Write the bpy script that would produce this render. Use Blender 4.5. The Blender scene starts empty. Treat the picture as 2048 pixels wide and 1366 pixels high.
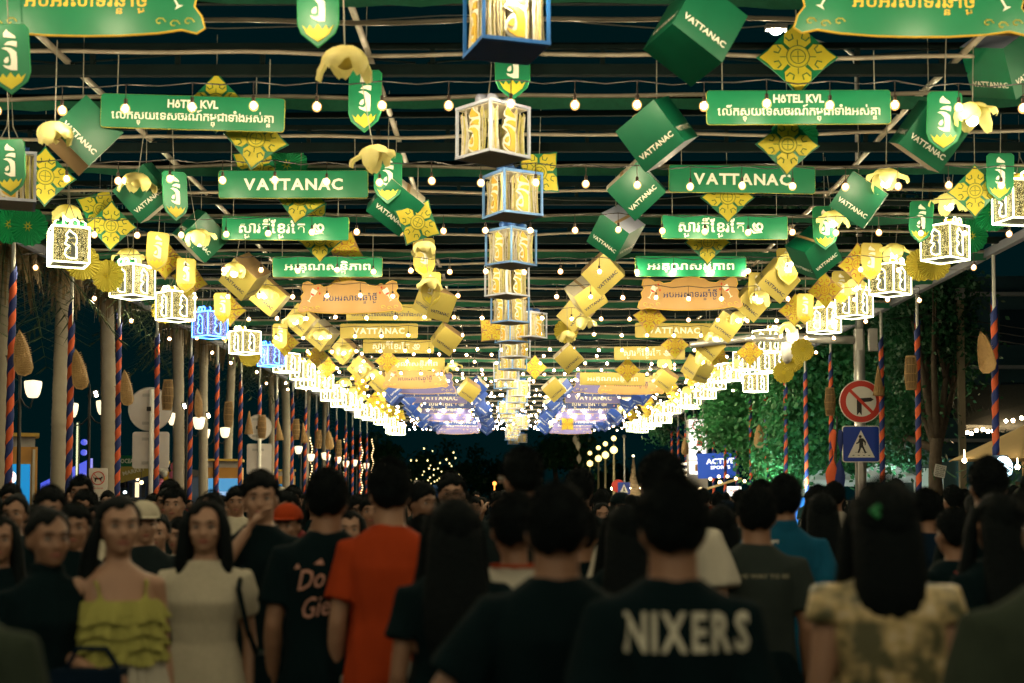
import bpy, bmesh, math, random
from mathutils import Vector, Matrix, noise
from mathutils.bvhtree import BVHTree
PI = math.pi
rad = math.radians
sc = bpy.context.scene
COL = sc.collection
random.seed(7)

# ------------------------------------------------------------ camera
PITCH = rad(3.0)
FPX = 2844.4
SHY = math.tan(PITCH) * -1 + 312.0 / FPX          # lens shift keeps the horizon low in the frame
cam_d = bpy.data.cameras.new('camera')
cam = bpy.data.objects.new('camera', cam_d)
COL.objects.link(cam)
cam.location = (0, 0, 1.6)
cam.rotation_euler = (rad(90) + PITCH, 0, 0)
cam_d.lens = 50
cam_d.sensor_width = 36
cam_d.shift_y = SHY * FPX / 2048
cam_d.shift_x = -11.0 / 2048
cam_d.clip_start = 0.1
cam_d.clip_end = 900
cam_d.dof.use_dof = True
cam_d.dof.focus_distance = 24.0
cam_d.dof.aperture_fstop = 2.0
sc.camera = cam

# ------------------------------------------------------------ night sky, exposure
w = bpy.data.worlds.new('World')
sc.world = w
w.use_nodes = True
bg = w.node_tree.nodes['Background']
bg.inputs[0].default_value = (0.0002, 0.0043, 0.0050, 1)
bg.inputs[1].default_value = 1.0
sc.view_settings.view_transform = 'Standard'
sc.view_settings.look = 'None'
sc.view_settings.exposure = 0.85
sc.view_settings.gamma = 1.0
sc.view_settings.use_curve_mapping = False
sc.cycles.max_bounces = 6
sc.cycles.diffuse_bounces = 3
sc.cycles.glossy_bounces = 2
sc.cycles.transmission_bounces = 3
sc.cycles.use_light_tree = True
sc.cycles.sample_clamp_indirect = 4.0
sc.cycles.caustics_reflective = False
sc.cycles.caustics_refractive = False


def P(px, py, d):
    """world point seen at photo pixel (2048 wide) at distance d along the street"""
    u = (px - 1024 - 11) / FPX
    v = -(py - 683) / FPX + SHY
    k = Vector((u, math.cos(PITCH) - v * math.sin(PITCH), math.sin(PITCH) + v * math.cos(PITCH)))
    return Vector((0, 0, 1.6)) + k * (d / k.y)


# ------------------------------------------------------------ materials
MATS = {}


def nodes(m):
    m.use_nodes = True
    return m.node_tree.nodes, m.node_tree.links


def mat(name, color, rough=0.6, metal=0.0, var=0.12, scale=6.0, bump=0.0, bscale=60.0, spec=0.5, trans=0.0, coord='Object'):
    if name in MATS:
        return MATS[name]
    m = bpy.data.materials.new(name)
    n, l = nodes(m)
    b = n['Principled BSDF']
    b.inputs['Roughness'].default_value = rough
    b.inputs['Metallic'].default_value = metal
    b.inputs['Specular IOR Level'].default_value = spec
    tc = n.new('ShaderNodeTexCoord')
    nz = n.new('ShaderNodeTexNoise')
    nz.inputs['Scale'].default_value = scale
    nz.inputs['Detail'].default_value = 4
    l.new(tc.outputs[coord], nz.inputs['Vector'])
    mx = n.new('ShaderNodeMix')
    mx.data_type = 'RGBA'
    c = color
    mx.inputs[6].default_value = (c[0] * (1 - var), c[1] * (1 - var), c[2] * (1 - var), 1)
    mx.inputs[7].default_value = (min(1, c[0] * (1 + var)), min(1, c[1] * (1 + var)), min(1, c[2] * (1 + var)), 1)
    l.new(nz.outputs['Fac'], mx.inputs[0])
    l.new(mx.outputs[2], b.inputs['Base Color'])
    if bump:
        n2 = n.new('ShaderNodeTexNoise')
        n2.inputs['Scale'].default_value = bscale
        l.new(tc.outputs[coord], n2.inputs['Vector'])
        bp = n.new('ShaderNodeBump')
        bp.inputs['Strength'].default_value = bump
        bp.inputs['Distance'].default_value = 0.02
        l.new(n2.outputs['Fac'], bp.inputs['Height'])
        l.new(bp.outputs[0], b.inputs['Normal'])
    if trans:
        t = n.new('ShaderNodeBsdfTranslucent')
        l.new(mx.outputs[2], t.inputs['Color'])
        ms = n.new('ShaderNodeMixShader')
        ms.inputs[0].default_value = trans
        l.new(b.outputs[0], ms.inputs[1])
        l.new(t.outputs[0], ms.inputs[2])
        l.new(ms.outputs[0], n['Material Output'].inputs[0])
    MATS[name] = m
    return m


def emis(name, color, strength, base=(0.8, 0.8, 0.8)):
    if name in MATS:
        return MATS[name]
    m = bpy.data.materials.new(name)
    n, l = nodes(m)
    b = n['Principled BSDF']
    b.inputs['Base Color'].default_value = (*base, 1)
    b.inputs['Emission Color'].default_value = (*color, 1)
    b.inputs['Emission Strength'].default_value = strength
    MATS[name] = m
    return m


def glitter(name, gold, dark, dot, strength, hv=(23, 23, 19)):
    """strips of metallic tinsel with tiny lit LEDs between them"""
    m = bpy.data.materials.new(name)
    n, l = nodes(m)
    b = n['Principled BSDF']
    b.inputs['Metallic'].default_value = 0.35
    b.inputs['Roughness'].default_value = 0.35
    tc = n.new('ShaderNodeTexCoord')
    mp = n.new('ShaderNodeMapping')
    mp.inputs['Scale'].default_value = (42, 42, 3)
    l.new(tc.outputs['Object'], mp.inputs[0])
    nz = n.new('ShaderNodeTexNoise')
    nz.inputs['Scale'].default_value = 1.0
    l.new(mp.outputs[0], nz.inputs['Vector'])
    rp = n.new('ShaderNodeValToRGB')
    rp.color_ramp.elements[0].position = 0.42
    rp.color_ramp.elements[0].color = (*dark, 1)
    rp.color_ramp.elements[1].position = 0.56
    rp.color_ramp.elements[1].color = (*gold, 1)
    l.new(nz.outputs['Fac'], rp.inputs[0])
    l.new(rp.outputs[0], b.inputs['Base Color'])
    vo = n.new('ShaderNodeTexVoronoi')
    mp2 = n.new('ShaderNodeMapping')
    mp2.inputs['Scale'].default_value = hv
    l.new(tc.outputs['Object'], mp2.inputs[0])
    l.new(mp2.outputs[0], vo.inputs['Vector'])
    lt = n.new('ShaderNodeMath')
    lt.operation = 'LESS_THAN'
    lt.inputs[1].default_value = 0.27
    l.new(vo.outputs['Distance'], lt.inputs[0])
    mu = n.new('ShaderNodeMath')
    mu.operation = 'MULTIPLY'
    mu.inputs[1].default_value = strength
    l.new(lt.outputs[0], mu.inputs[0])
    b.inputs['Emission Color'].default_value = (*dot, 1)
    l.new(mu.outputs[0], b.inputs['Emission Strength'])
    m.cycles.emission_sampling = 'NONE'
    return m


G = (0.003, 0.16, 0.066)
M = dict(
    asphalt=mat('asphalt', (0.05, 0.052, 0.055), 0.85, var=0.3, scale=3, bump=0.4, bscale=90),
    paving=mat('paving', (0.22, 0.2, 0.18), 0.8, var=0.2, scale=2, bump=0.2),
    paint=mat('road_paint', (0.6, 0.6, 0.58), 0.7, var=0.2, scale=9),
    steel=mat('dark_steel', (0.005, 0.011, 0.011), 0.85, 0.0, var=0.4, scale=4, spec=0.08),
    pipe=mat('pale_pipe', (0.30, 0.26, 0.20), 0.25, 0.0, var=0.5, scale=3),
    net=mat('green_net', (0.005, 0.10, 0.05), 0.8, var=0.3, scale=20),
    galv=mat('galvanised', (0.5, 0.5, 0.48), 0.3, 0.7, var=0.1, scale=5),
    white=mat('white_paint', (0.72, 0.72, 0.68), 0.45, var=0.06),
    greymetal=mat('grey_metal', (0.42, 0.41, 0.40), 0.6, 0.1, var=0.15, scale=4),
    signback=mat('sign_back', (0.62, 0.58, 0.56), 0.6, var=0.18, scale=3),
    cable=mat('cable', (0.02, 0.02, 0.02), 0.6),
    cord=mat('cord', (0.22, 0.21, 0.17), 0.7),
    green=mat('sign_green', G, 0.42, var=0.14, scale=3, bump=0.05, bscale=12),
    dgreen=mat('box_green', (0.002, 0.11, 0.05), 0.4, var=0.18, scale=4),
    ybox=mat('card_yellow', (0.52, 0.43, 0.10), 0.5, var=0.1, scale=3),
    yellow=mat('sign_yellow', (0.42, 0.34, 0.07), 0.5, var=0.1, scale=3),
    orange=mat('sign_orange', (0.46, 0.27, 0.09), 0.5, var=0.12, scale=2.5),
    violet=mat('sign_violet', (0.13, 0.12, 0.36), 0.45, var=0.25, scale=1.5),
    blue=mat('box_blue', (0.015, 0.05, 0.26), 0.45, var=0.15, scale=3),
    cream=mat('cream_card', (0.68, 0.62, 0.47), 0.7, var=0.08),
    tan=mat('tan_card', (0.42, 0.28, 0.13), 0.75, var=0.1),
    letter=mat('white_letter', (0.78, 0.76, 0.66), 0.5, var=0.04),
    gold=mat('gold_letter', (0.72, 0.46, 0.05), 0.45, var=0.08),
    navy=mat('navy_letter', (0.02, 0.03, 0.10), 0.5, var=0.1),
    petaly=mat('petal_yellow', (0.84, 0.76, 0.30), 0.55, var=0.12, scale=9, trans=0.5),
    orny=mat('ornament_yellow', (0.78, 0.66, 0.05), 0.5, var=0.12, scale=8, trans=0.35),
    ornline=mat('ornament_line', (0.05, 0.16, 0.02), 0.6),
    ornred=mat('ornament_red', (0.62, 0.12, 0.02), 0.55, var=0.1),
    rosy=mat('rosette_yellow', (0.62, 0.52, 0.08), 0.6, var=0.1, trans=0.25),
    rosg=mat('rosette_green', (0.01, 0.26, 0.09), 0.6, var=0.12, trans=0.2),
    frameblue=mat('frame_blue', (0.015, 0.14, 0.48), 0.45, var=0.12),
    framelav=mat('frame_lavender', (0.50, 0.54, 0.70), 0.5, var=0.08),
    framemid=mat('frame_mid_blue', (0.14, 0.32, 0.72), 0.5, var=0.08),
    reed=mat('reed', (0.54, 0.45, 0.26), 0.6, var=0.45, scale=25),
    reedy=mat('reed_yellow', (0.58, 0.52, 0.14), 0.6, var=0.3, scale=25),
    reedw=mat('reed_pale', (0.62, 0.60, 0.53), 0.6, var=0.3, scale=25),
    satin=mat('satin_blue', (0.04, 0.13, 0.45), 0.25, var=0.2),
    satinw=mat('satin_pale', (0.45, 0.48, 0.65), 0.25, var=0.2),
    wrapo=mat('wrap_orange', (0.66, 0.105, 0.03), 0.75, var=0.15, scale=5, bump=0.3, bscale=20),
    wrapn=mat('wrap_navy', (0.012, 0.03, 0.17), 0.75, var=0.2, scale=5, bump=0.3, bscale=20),
    bamboo=mat('bamboo', (0.34, 0.21, 0.08), 0.65, var=0.35, scale=14, bump=0.5, bscale=50),
    trunk=mat('palm_trunk', (0.36, 0.32, 0.25), 0.9, var=0.18, scale=5, bump=0.3, bscale=14),
    bark=mat('bark', (0.09, 0.07, 0.05), 0.95, var=0.4, scale=9, bump=1.0, bscale=16),
    leaf=mat('leaf', (0.018, 0.105, 0.040), 0.5, var=0.5, scale=1.2, trans=0.3),
    leafy=mat('leaf_light', (0.035, 0.19, 0.06), 0.5, var=0.45, scale=1.5, trans=0.3),
    frond=mat('palm_frond', (0.05, 0.085, 0.03), 0.5, var=0.4, scale=2, trans=0.2),
    deadfrond=mat('dead_frond', (0.20, 0.14, 0.07), 0.8, var=0.4, scale=4),
    red=mat('sign_red', (0.56, 0.035, 0.02), 0.45, var=0.06),
    bluesign=mat('traffic_blue', (0.008, 0.045, 0.36), 0.4, var=0.08),
    black=mat('black_paint', (0.012, 0.014, 0.016), 0.5),
    canvas=mat('canvas_tan', (0.50, 0.37, 0.18), 0.8, var=0.08, trans=0.2),
    tent=mat('tent_white', (0.62, 0.64, 0.62), 0.7, var=0.08, trans=0.35),
    thatch=mat('thatch', (0.10, 0.10, 0.085), 0.95, var=0.4, scale=20),
    wall=mat('teal_wall', (0.035, 0.09, 0.11), 0.85, var=0.2, scale=0.6),
    stone=mat('stupa_stone', (0.42, 0.36, 0.27), 0.8, var=0.2, scale=2),
    socket=mat('socket', (0.05, 0.03, 0.02), 0.5),
    tgreen=mat('tinsel_green', (0.03, 0.30, 0.10), 0.3, 0.3),
    bulb=emis('warm_bulb', (1.0, 0.86, 0.56), 330),
    bulbglass=None,
    led=emis('warm_white_led', (0.97, 1.0, 0.56), 5),
    ledb=emis('blue_led', (0.04, 0.25, 1.0), 6),
    lampglass=emis('lamp_glass', (1.0, 0.80, 0.48), 0.9),
    lamphot=emis('lamp_hot', (1.0, 0.78, 0.36), 120),
    glow=emis('flower_lamp_glow', (1.0, 0.93, 0.62), 14),
    screen=emis('ad_screen', (0.0, 0.42, 0.95), 0.33, (0.02, 0.02, 0.02)),
    screen2=emis('ad_screen_pale', (0.12, 0.52, 0.95), 0.33, (0.02, 0.02, 0.02)),
    screenw=emis('lit_sign_white', (1.0, 0.98, 0.92), 0.8),
    cool=emis('cool_flood', (0.55, 0.85, 1.0), 60),
)
m = bpy.data.materials.new('amber_bulb_glass')  # orange glare round a bulb, put into a glowing see-through shell
n, l = nodes(m)
n.remove(n['Principled BSDF'])
em = n.new('ShaderNodeEmission'); em.inputs[0].default_value = (1.0, 0.50, 0.16, 1); em.inputs[1].default_value = 0.55
tr = n.new('ShaderNodeBsdfTransparent'); tr.inputs[0].default_value = (1, 0.96, 0.9, 1)
ad = n.new('ShaderNodeAddShader'); l.new(em.outputs[0], ad.inputs[0]); l.new(tr.outputs[0], ad.inputs[1])
l.new(ad.outputs[0], n['Material Output'].inputs[0])
m.cycles.emission_sampling = 'NONE'
M['bulbglass'] = m
M['gl'] = glitter('gold_tinsel', (0.20, 0.15, 0.025), (0.03, 0.035, 0.008), (1.0, 0.84, 0.34), 2.6)
M['glb'] = glitter('blue_tinsel', (0.10, 0.20, 0.60), (0.01, 0.02, 0.10), (0.85, 0.75, 1.0), 2.0)


# ------------------------------------------------------------ mesh building
class MB:
    def __init__(s):
        s.v = []; s.f = []; s.m = []; s.mi = 0

    def add(s, vs, fs, T=None):
        o = len(s.v)
        s.v += [tuple(T @ Vector(v)) for v in vs] if T is not None else [tuple(v) for v in vs]
        s.f += [tuple(i + o for i in f) for f in fs]
        s.m += [s.mi] * len(fs)
        return s

    def box(s, c, d, T=None):
        x, y, z = c; a, b, h = d[0] / 2, d[1] / 2, d[2] / 2
        vs = [(x + i * a, y + j * b, z + k * h) for i in (-1, 1) for j in (-1, 1) for k in (-1, 1)]
        return s.add(vs, [(0, 1, 3, 2), (4, 6, 7, 5), (0, 4, 5, 1), (2, 3, 7, 6), (0, 2, 6, 4), (1, 5, 7, 3)], T)

    def tube(s, pts, r, n=6, closed=False, cap=True, T=None):
        pts = [Vector(p) for p in pts]
        N = len(pts)
        rr = r if isinstance(r, (list, tuple)) else [r] * N
        vs = []; up = None
        for i, p in enumerate(pts):
            if closed:
                t = pts[(i + 1) % N] - pts[i - 1]
            else:
                t = pts[min(i + 1, N - 1)] - pts[max(i - 1, 0)]
            t.normalize()
            if up is None:
                up = Vector((0, 0, 1)) if abs(t.z) < 0.9 else Vector((1, 0, 0))
            u = (up - t * up.dot(t))
            if u.length < 1e-4:
                u = t.orthogonal()
            u.normalize(); up = u
            v = t.cross(u)
            for k in range(n):
                a = 2 * PI * k / n
                vs.append(p + (u * math.cos(a) + v * math.sin(a)) * rr[i])
        fs = []
        for i in range(N if closed else N - 1):
            j = (i + 1) % N
            for k in range(n):
                k2 = (k + 1) % n
                fs.append((i * n + k, i * n + k2, j * n + k2, j * n + k))
        if cap and not closed:
            fs.append(tuple(range(n))[::-1]); fs.append(tuple((N - 1) * n + k for k in range(n)))
        return s.add(vs, fs, T)

    def lathe(s, prof, n=16, T=None):
        vs = []; fs = []
        for r, z in prof:
            for k in range(n):
                a = 2 * PI * k / n
                vs.append((r * math.cos(a), r * math.sin(a), z))
        for i in range(len(prof) - 1):
            for k in range(n):
                k2 = (k + 1) % n
                fs.append((i * n + k, i * n + k2, (i + 1) * n + k2, (i + 1) * n + k))
        fs.append(tuple(range(n))[::-1]); fs.append(tuple((len(prof) - 1) * n + k for k in range(n)))
        return s.add(vs, fs, T)

    def prism(s, pts, y0, y1, T=None):
        """outline in x,z given thickness along y"""
        n = len(pts)
        from mathutils.geometry import tessellate_polygon
        tri = tessellate_polygon([[Vector((p[0], p[1], 0)) for p in pts]])
        vs = [(p[0], y0, p[1]) for p in pts] + [(p[0], y1, p[1]) for p in pts]
        fs = [tuple(t) for t in tri] + [(t[2] + n, t[1] + n, t[0] + n) for t in tri]
        fs += [(i, (i + 1) % n, (i + 1) % n + n, i + n) for i in range(n)]
        return s.add(vs, fs, T)

    def ball(s, c, r, n=8, m=6, T=None):
        c = Vector(c); rx, ry, rz = r if isinstance(r, (list, tuple)) else (r, r, r)
        vs = [c + Vector((0, 0, -rz))]
        for i in range(1, m):
            a = -PI / 2 + PI * i / m
            for k in range(n):
                b = 2 * PI * k / n
                vs.append(c + Vector((rx * math.cos(a) * math.cos(b), ry * math.cos(a) * math.sin(b), rz * math.sin(a))))
        vs.append(c + Vector((0, 0, rz)))
        fs = [(0, 1 + (k + 1) % n, 1 + k) for k in range(n)]
        for i in range(m - 2):
            for k in range(n):
                k2 = (k + 1) % n
                fs.append((1 + i * n + k, 1 + i * n + k2, 1 + (i + 1) * n + k2, 1 + (i + 1) * n + k))
        L = len(vs) - 1; b0 = 1 + (m - 2) * n
        fs += [(L, b0 + k, b0 + (k + 1) % n) for k in range(n)]
        return s.add(vs, fs, T)

    def mesh(s, name, mats, smooth=False):
        me = bpy.data.meshes.new(name)
        me.from_pydata(s.v, [], s.f)
        if not isinstance(mats, (list, tuple)):
            mats = [mats]
        for q in mats:
            me.materials.append(q)
        me.polygons.foreach_set('material_index', s.m)
        if smooth:
            me.polygons.foreach_set('use_smooth', [True] * len(me.polygons))
        me.update()
        return me

    def build(s, name, mats, parent=None, smooth=False, **kw):
        return link(name, s.mesh(name, mats, smooth), parent, **kw)


def link(name, me, parent=None, loc=None, rot=None, label=None, kind=None, scale=None):
    o = bpy.data.objects.new(name, me)
    COL.objects.link(o)
    if parent:
        o.parent = parent
    if loc is not None:
        o.location = loc
    if rot is not None:
        o.rotation_euler = rot
    if scale is not None:
        o.scale = scale if isinstance(scale, (tuple, list)) else (scale,) * 3
    if label:
        o['label'] = label
    if kind:
        o['kind'] = kind
    return o


def thing(name, label, cat, loc=(0, 0, 0), rot=(0, 0, 0), group=None, scale=1.0):
    o = link(name, None, None, loc, rot, label, None, scale)
    o.empty_display_size = 0.1
    o['category'] = cat
    if group:
        o['group'] = group
    return o


def tag(o, label, cat, group=None):
    o['label'] = label; o['category'] = cat
    if group:
        o['group'] = group
    return o


def dup(root, loc=None, rot=None, label=None, scale=None):
    r = root.copy()
    COL.objects.link(r)
    if loc is not None:
        r.location = loc
    if rot is not None:
        r.rotation_euler = rot
    if scale is not None:
        r.scale = (scale,) * 3
    if label:
        r['label'] = label

    def rec(src, dst):
        for ch in KIDS.get(src.name) or kids(src):
            c = ch.copy()
            COL.objects.link(c)
            c.parent = dst
            if ch.children:
                rec(ch, c)
    rec(root, r)
    return r


KIDS = {}


def kids(o):
    k = list(o.children)
    KIDS[o.name] = k
    return k


ORD = ('first second third fourth fifth sixth seventh eighth ninth tenth eleventh twelfth thirteenth fourteenth fifteenth sixteenth '
       'seventeenth eighteenth nineteenth twentieth').split()
ORD += ['twenty-' + w_ for w_ in ORD[:9]] + ['thirtieth'] + ['thirty-' + w_ for w_ in ORD[:9]]

# ------------------------------------------------------------ lettering
_tc = {}


def glyphs(s, bold=0.0):
    k = (s, bold)
    if k in _tc:
        return _tc[k]
    c = bpy.data.curves.new('lettering', 'FONT')
    c.body = s
    c.resolution_u = 2
    c.offset = bold
    o = bpy.data.objects.new('lettering', c)
    COL.objects.link(o)
    bpy.context.view_layer.update()
    me = bpy.data.meshes.new_from_object(o.evaluated_get(bpy.context.evaluated_depsgraph_get()))
    vs = [v.co.copy() for v in me.vertices]
    fs = [tuple(p.vertices) for p in me.polygons]
    bpy.data.objects.remove(o)
    bpy.data.curves.remove(c)
    bpy.data.meshes.remove(me)
    _tc[k] = (vs, fs)
    return vs, fs


def run(items, bold=0.0, gap=0.07):
    """lay out text; items are strings or (base, subscript) pairs in visual order; returns verts, faces (x right, y up)"""
    V, F, x = [], [], 0.0
    for it in items:
        if it == ' ':
            x += 0.3; continue
        base, sub = (it, None) if isinstance(it, str) else it
        vs, fs = glyphs(base, bold)
        o = len(V)
        mx = max(v.x for v in vs); mn = min(0, min(v.x for v in vs))
        V += [Vector((v.x + x - mn, v.y, 0)) for v in vs]
        F += [tuple(i + o for i in f) for f in fs]
        if sub:
            v2, f2 = glyphs(sub, bold)
            cx = (max(v.x for v in v2) + min(v.x for v in v2)) / 2
            o = len(V)
            V += [Vector(((v.x - cx) * 0.62 + x + mx * 0.5, v.y * 0.5 - 0.40, 0)) for v in v2]
            F += [tuple(i + o for i in f) for f in f2]
        x += mx - mn + gap
    return V, F


def put_text(mb, VF, width=None, height=None, center=(0, 0), y=0.0, T=None, thick=None):
    """place laid out text in the x,z plane at depth y, facing -y"""
    V, F = VF
    x0, x1 = min(v.x for v in V), max(v.x for v in V)
    y0, y1 = min(v.y for v in V), max(v.y for v in V)
    s = width / (x1 - x0) if width else height / (y1 - y0)
    s2 = height / (y1 - y0) if (width and height) else s
    vs = [((v.x - (x0 + x1) / 2) * s + center[0], y, (v.y - (y0 + y1) / 2) * s2 + center[1]) for v in V]
    mb.add(vs, F, T)
    return mb


LAT = lambda s, b=0.02: run([s], b)
KH_NY = ['អ', 'ប', 'អ', 'រ', 'សា', 'ទ', 'រ', ('ឆ', 'ន'), 'ាំ', ('ថី', 'ម')]
KH_TOUR = ['េ', 'លី', 'ក', ('ស', 'ទុ'), 'យ', 'េ', 'ទ', 'ស', 'ច', 'រ', 'ណ៍', 'ក', ('ម', 'ពុ'), 'ជា', 'ទាំ', 'ង', 'អ', 'ស់', ('គា', 'ន')]
KH_SPIRIT = [('សា', 'ម'), 'រ', 'តី', 'ែ', ('ខ', 'ម'), 'រ', 'ែ', 'ត']
KH_THANKS = ['អ', 'រ', 'គុ', 'ណ', 'ស', ('និ', 'ត'), 'ភា', 'ព']

# the festival emblem (three pieces), unit height, x,z about its centre
_E = [[(500, 100), (555, 30), (580, 70), (690, 150), (700, 190), (600, 182), (500, 168)],
      [(505, 300), (560, 250), (640, 235), (715, 245), (712, 340), (600, 305)],
      [(460, 362), (530, 342), (620, 360), (700, 425), (706, 560), (700, 742), (600, 740), (500, 690), (470, 645), (555, 668),
       (600, 652), (608, 560), (592, 455), (540, 392)],
      [(488, 575), (520, 525), (565, 505), (572, 575), (548, 615), (500, 612)]]
EMB = [[((x - 590) / 715, (388 - y) / 715) for x, y in p] for p in _E]
_O = [(470, 130), (555, 10), (600, 60), (715, 140), (740, 250), (735, 350), (715, 400), (735, 470), (735, 760), (600, 765), (480, 720),
      (440, 650), (450, 560), (520, 480), (560, 440), (430, 380), (480, 310), (480, 250), (530, 215), (470, 175)]
EMBO = [((x - 590) / 760, (388 - y) / 760) for x, y in _O]


def emblem(mb, h, y0, y1, c=(0, 0), T=None):
    for p in EMB:
        mb.prism([(a * h + c[0], b * h + c[1]) for a, b in p], y0, y1, T)
    return mb


SIDES = [Matrix.Rotation(k * PI / 2, 4, 'Z') for k in range(4)]

# ============================================================ SETTING
def sheet(name, x0, x1, y0, y1, z, m, nx=1, ny=1):
    mb = MB()
    vs = [(x0 + (x1 - x0) * i / nx, y0 + (y1 - y0) * j / ny, z) for j in range(ny + 1) for i in range(nx + 1)]
    fs = [(j * (nx + 1) + i, j * (nx + 1) + i + 1, (j + 1) * (nx + 1) + i + 1, (j + 1) * (nx + 1) + i) for j in range(ny) for i in range(nx)]
    mb.add(vs, fs)
    return mb.build(name, m, kind='structure')


sheet('ground', -400, 400, -60, 800, -0.02, M['asphalt'])
sheet('road', -7.6, 7.6, -40, 320, 0.0, M['asphalt'])
for sx, nm in ((-1, 'pavement_left'), (1, 'pavement_right')):
    mb = MB().box((sx * 14.1, 100, 0.055), (12.7, 280, 0.13))
    mb.build(nm, M['paving'], kind='structure')
    MB().box((sx * 7.67, 100, 0.05), (0.14, 280, 0.16)).build('kerb', M['greymetal'], kind='structure')
mb = MB()
for k in range(40):
    mb.box((0, -30 + k * 7, 0.005), (0.14, 3, 0.002))
mb.build('road_markings', M['paint'], kind='structure')

# ============================================================ CANOPY
ZC = 1.6 + 4.3            # underside of the trusses
XP = 8.2                  # posts stand this far either side
TR0, BAY = 14.3, 3.2
NB = 22
bolt = M['steel']


def truss_mesh():
    pass


rng = random.Random(3)
CH = MB().box((0, 0, 0.05), (2 * XP + 0.5, 0.09, 0.11)).mesh('lower_chord', M['steel'])
CU = MB().box((0, 0, 0.30), (2 * XP + 0.3, 0.06, 0.06)).mesh('upper_chord', M['steel'])
CM = MB().box((0, 0, 0), (2 * XP + .3, .07, .08)).mesh('mid_beam', M['steel'])
VT = MB().box((0, 0.0, 0.19), (0.05, 0.05, 0.17)).mesh('truss_upright', M['steel'])
mb = MB()
for k in range(9):
    x = -XP + 0.85 + k * 1.82
    s = 1 if k % 2 else -1
    mb.tube([(x - 0.85, 0, 0.20 + 0.07 * s), (x + 0.85, 0, 0.20 - 0.07 * s)], 0.012, 5)
DG = mb.mesh('diagonal_rod', M['steel'])


def wavy(seed, z, amp, r, x0=-XP, x1=XP, sag=0.05):
    q = random.Random(seed)
    ph = q.random() * 9
    pts = []
    for i in range(49):
        x = x0 + (x1 - x0) * i / 48
        pts.append((x, 0, z + amp * math.sin(x * 2.1 + ph) * math.sin(x * 0.7 + 2 * ph) - sag * (1 - (x / XP) ** 2)))
    return MB().tube(pts, r, 8)


PIPES = [wavy(s, 0, 0.024, 0.024, sag=s * 0.012).mesh('cross_pipe', M['pipe'], True) for s in range(4)]
HEMS = []
for s in range(3):
    q = random.Random(s)
    mb = MB(); vs = []; fs = []
    for i in range(61):
        x = -XP + 2 * XP * i / 60
        zt = -0.03 + 0.015 * math.sin(x * 2 + s)
        zb = zt - 0.05 - 0.05 * abs(math.sin(x * 0.9 + s)) - 0.03 * q.random()
        vs += [(x, 0, zt), (x, 0.05 + 0.05 * q.random(), zb)]
        if i:
            fs.append((2 * i - 2, 2 * i, 2 * i + 1, 2 * i - 1))
    HEMS.append(MB().add(vs, fs).mesh('net_hem', M['net']))
for k in range(-7, NB):
    d = TR0 + BAY * k
    t = thing('roof_truss', 'dark steel truss spanning the street, the %s row back from the camera' % (ORD[k] if k >= 0 else 'overhead'),
              'roof truss', (0, d, ZC), (0, rng.uniform(-.003, .003), 0), 'trusses of the street canopy')
    if k < 0:
        t['label'] = 'dark steel truss spanning the street overhead before the first visible one'
    if k >= 14:
        t['label'] = 'small far dark steel truss at the end of the canopy'
    link('lower_chord', CH, t); link('upper_chord', CU, t); link('diagonal_rod', DG, t)
    n = 19
    for i in range(n):
        if k < 12:
            link('upright', VT, t, (-XP + 0.4 + i * (2 * XP - 0.8) / (n - 1), 0, 0))
    if -2 < k < 14:
        m_ = link('mid_beam', CM, None, (0, d + 1.62, ZC + .22)); tag(m_, 'thin dark beam across the street, halfway beyond %s' % ('the %s truss from the top' % ORD[k] if k >= 0 else 'the topmost trusses out of view'), 'beam', 'thin dark beams between trusses')
    # pale pipes and net hems: before, at and between trusses
    for j, (dy, z) in enumerate(((-0.32, 0.14), (0.62, 0.0), (1.55, 0.03), (2.0, 0.10))):
        if j == 2 and k >= 0 or (k >= 12 and j == 1) or (k >= 8 and j == 3) or (j == 3 and k % 2):
            continue
        r = link('cross_pipe' if j != 3 else 'cross_rail', PIPES[(k + j) % 4] if j != 3 else CU, None,
                 (0, d + dy + rng.uniform(-.1, .1), ZC + z - (0.25 if j == 3 else 0)), (0, rng.uniform(-.006, .006), rng.uniform(-.01, .01)))
        if j == 3:
            tag(r, 'thin dark rail laid across the canopy between pale pipes, under open sky', 'rail', 'dark rails across the canopy')
        else:
            tag(r, ('pale pipe laid across the street just %s the %s roof truss from the top' % ('before' if j == 0 else 'beyond', ORD[k])) if 0 <= k < 12 else 'pale pipe laid across the street ' + ('overhead, out of the picture top' if k < 0 else 'at the small far end of the canopy'), 'pipe', 'pale pipes across the canopy')
        if j in (1,) and k < 14:
            h = link('net_hem', HEMS[(k + j) % 3], r)
for x, lab in ((-4.6, 'pale pipe running along the street over the left hand decorations'), (-1.5, 'pale pipe running along the street left of the blue lanterns'),
               (4.5, 'pale pipe running along the street over the right hand signs'), (7.4, 'pale pipe running along the street near the right hand posts')):
    o = MB().tube([(x + rng.uniform(-.05, .05), -8 + i * 4, ZC + 0.15 + rng.uniform(-.02, .02)) for i in range(24)], 0.035, 7).build('long_pipe', M['pipe'], smooth=True)
    tag(o, lab, 'pipe')
for sx, lab in ((-1, 'bluish grey eave beam resting on the left row of striped posts'), (1, 'grey eave beam resting on the right row of striped posts')):
    o = MB().box((sx * XP, 35, ZC - 0.05), (0.12, 88, 0.14)).build('eave_beam', mat('eave_paint', (0.12, 0.13, 0.17), 0.5, 0.0))
    tag(o, lab, 'beam')
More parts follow.
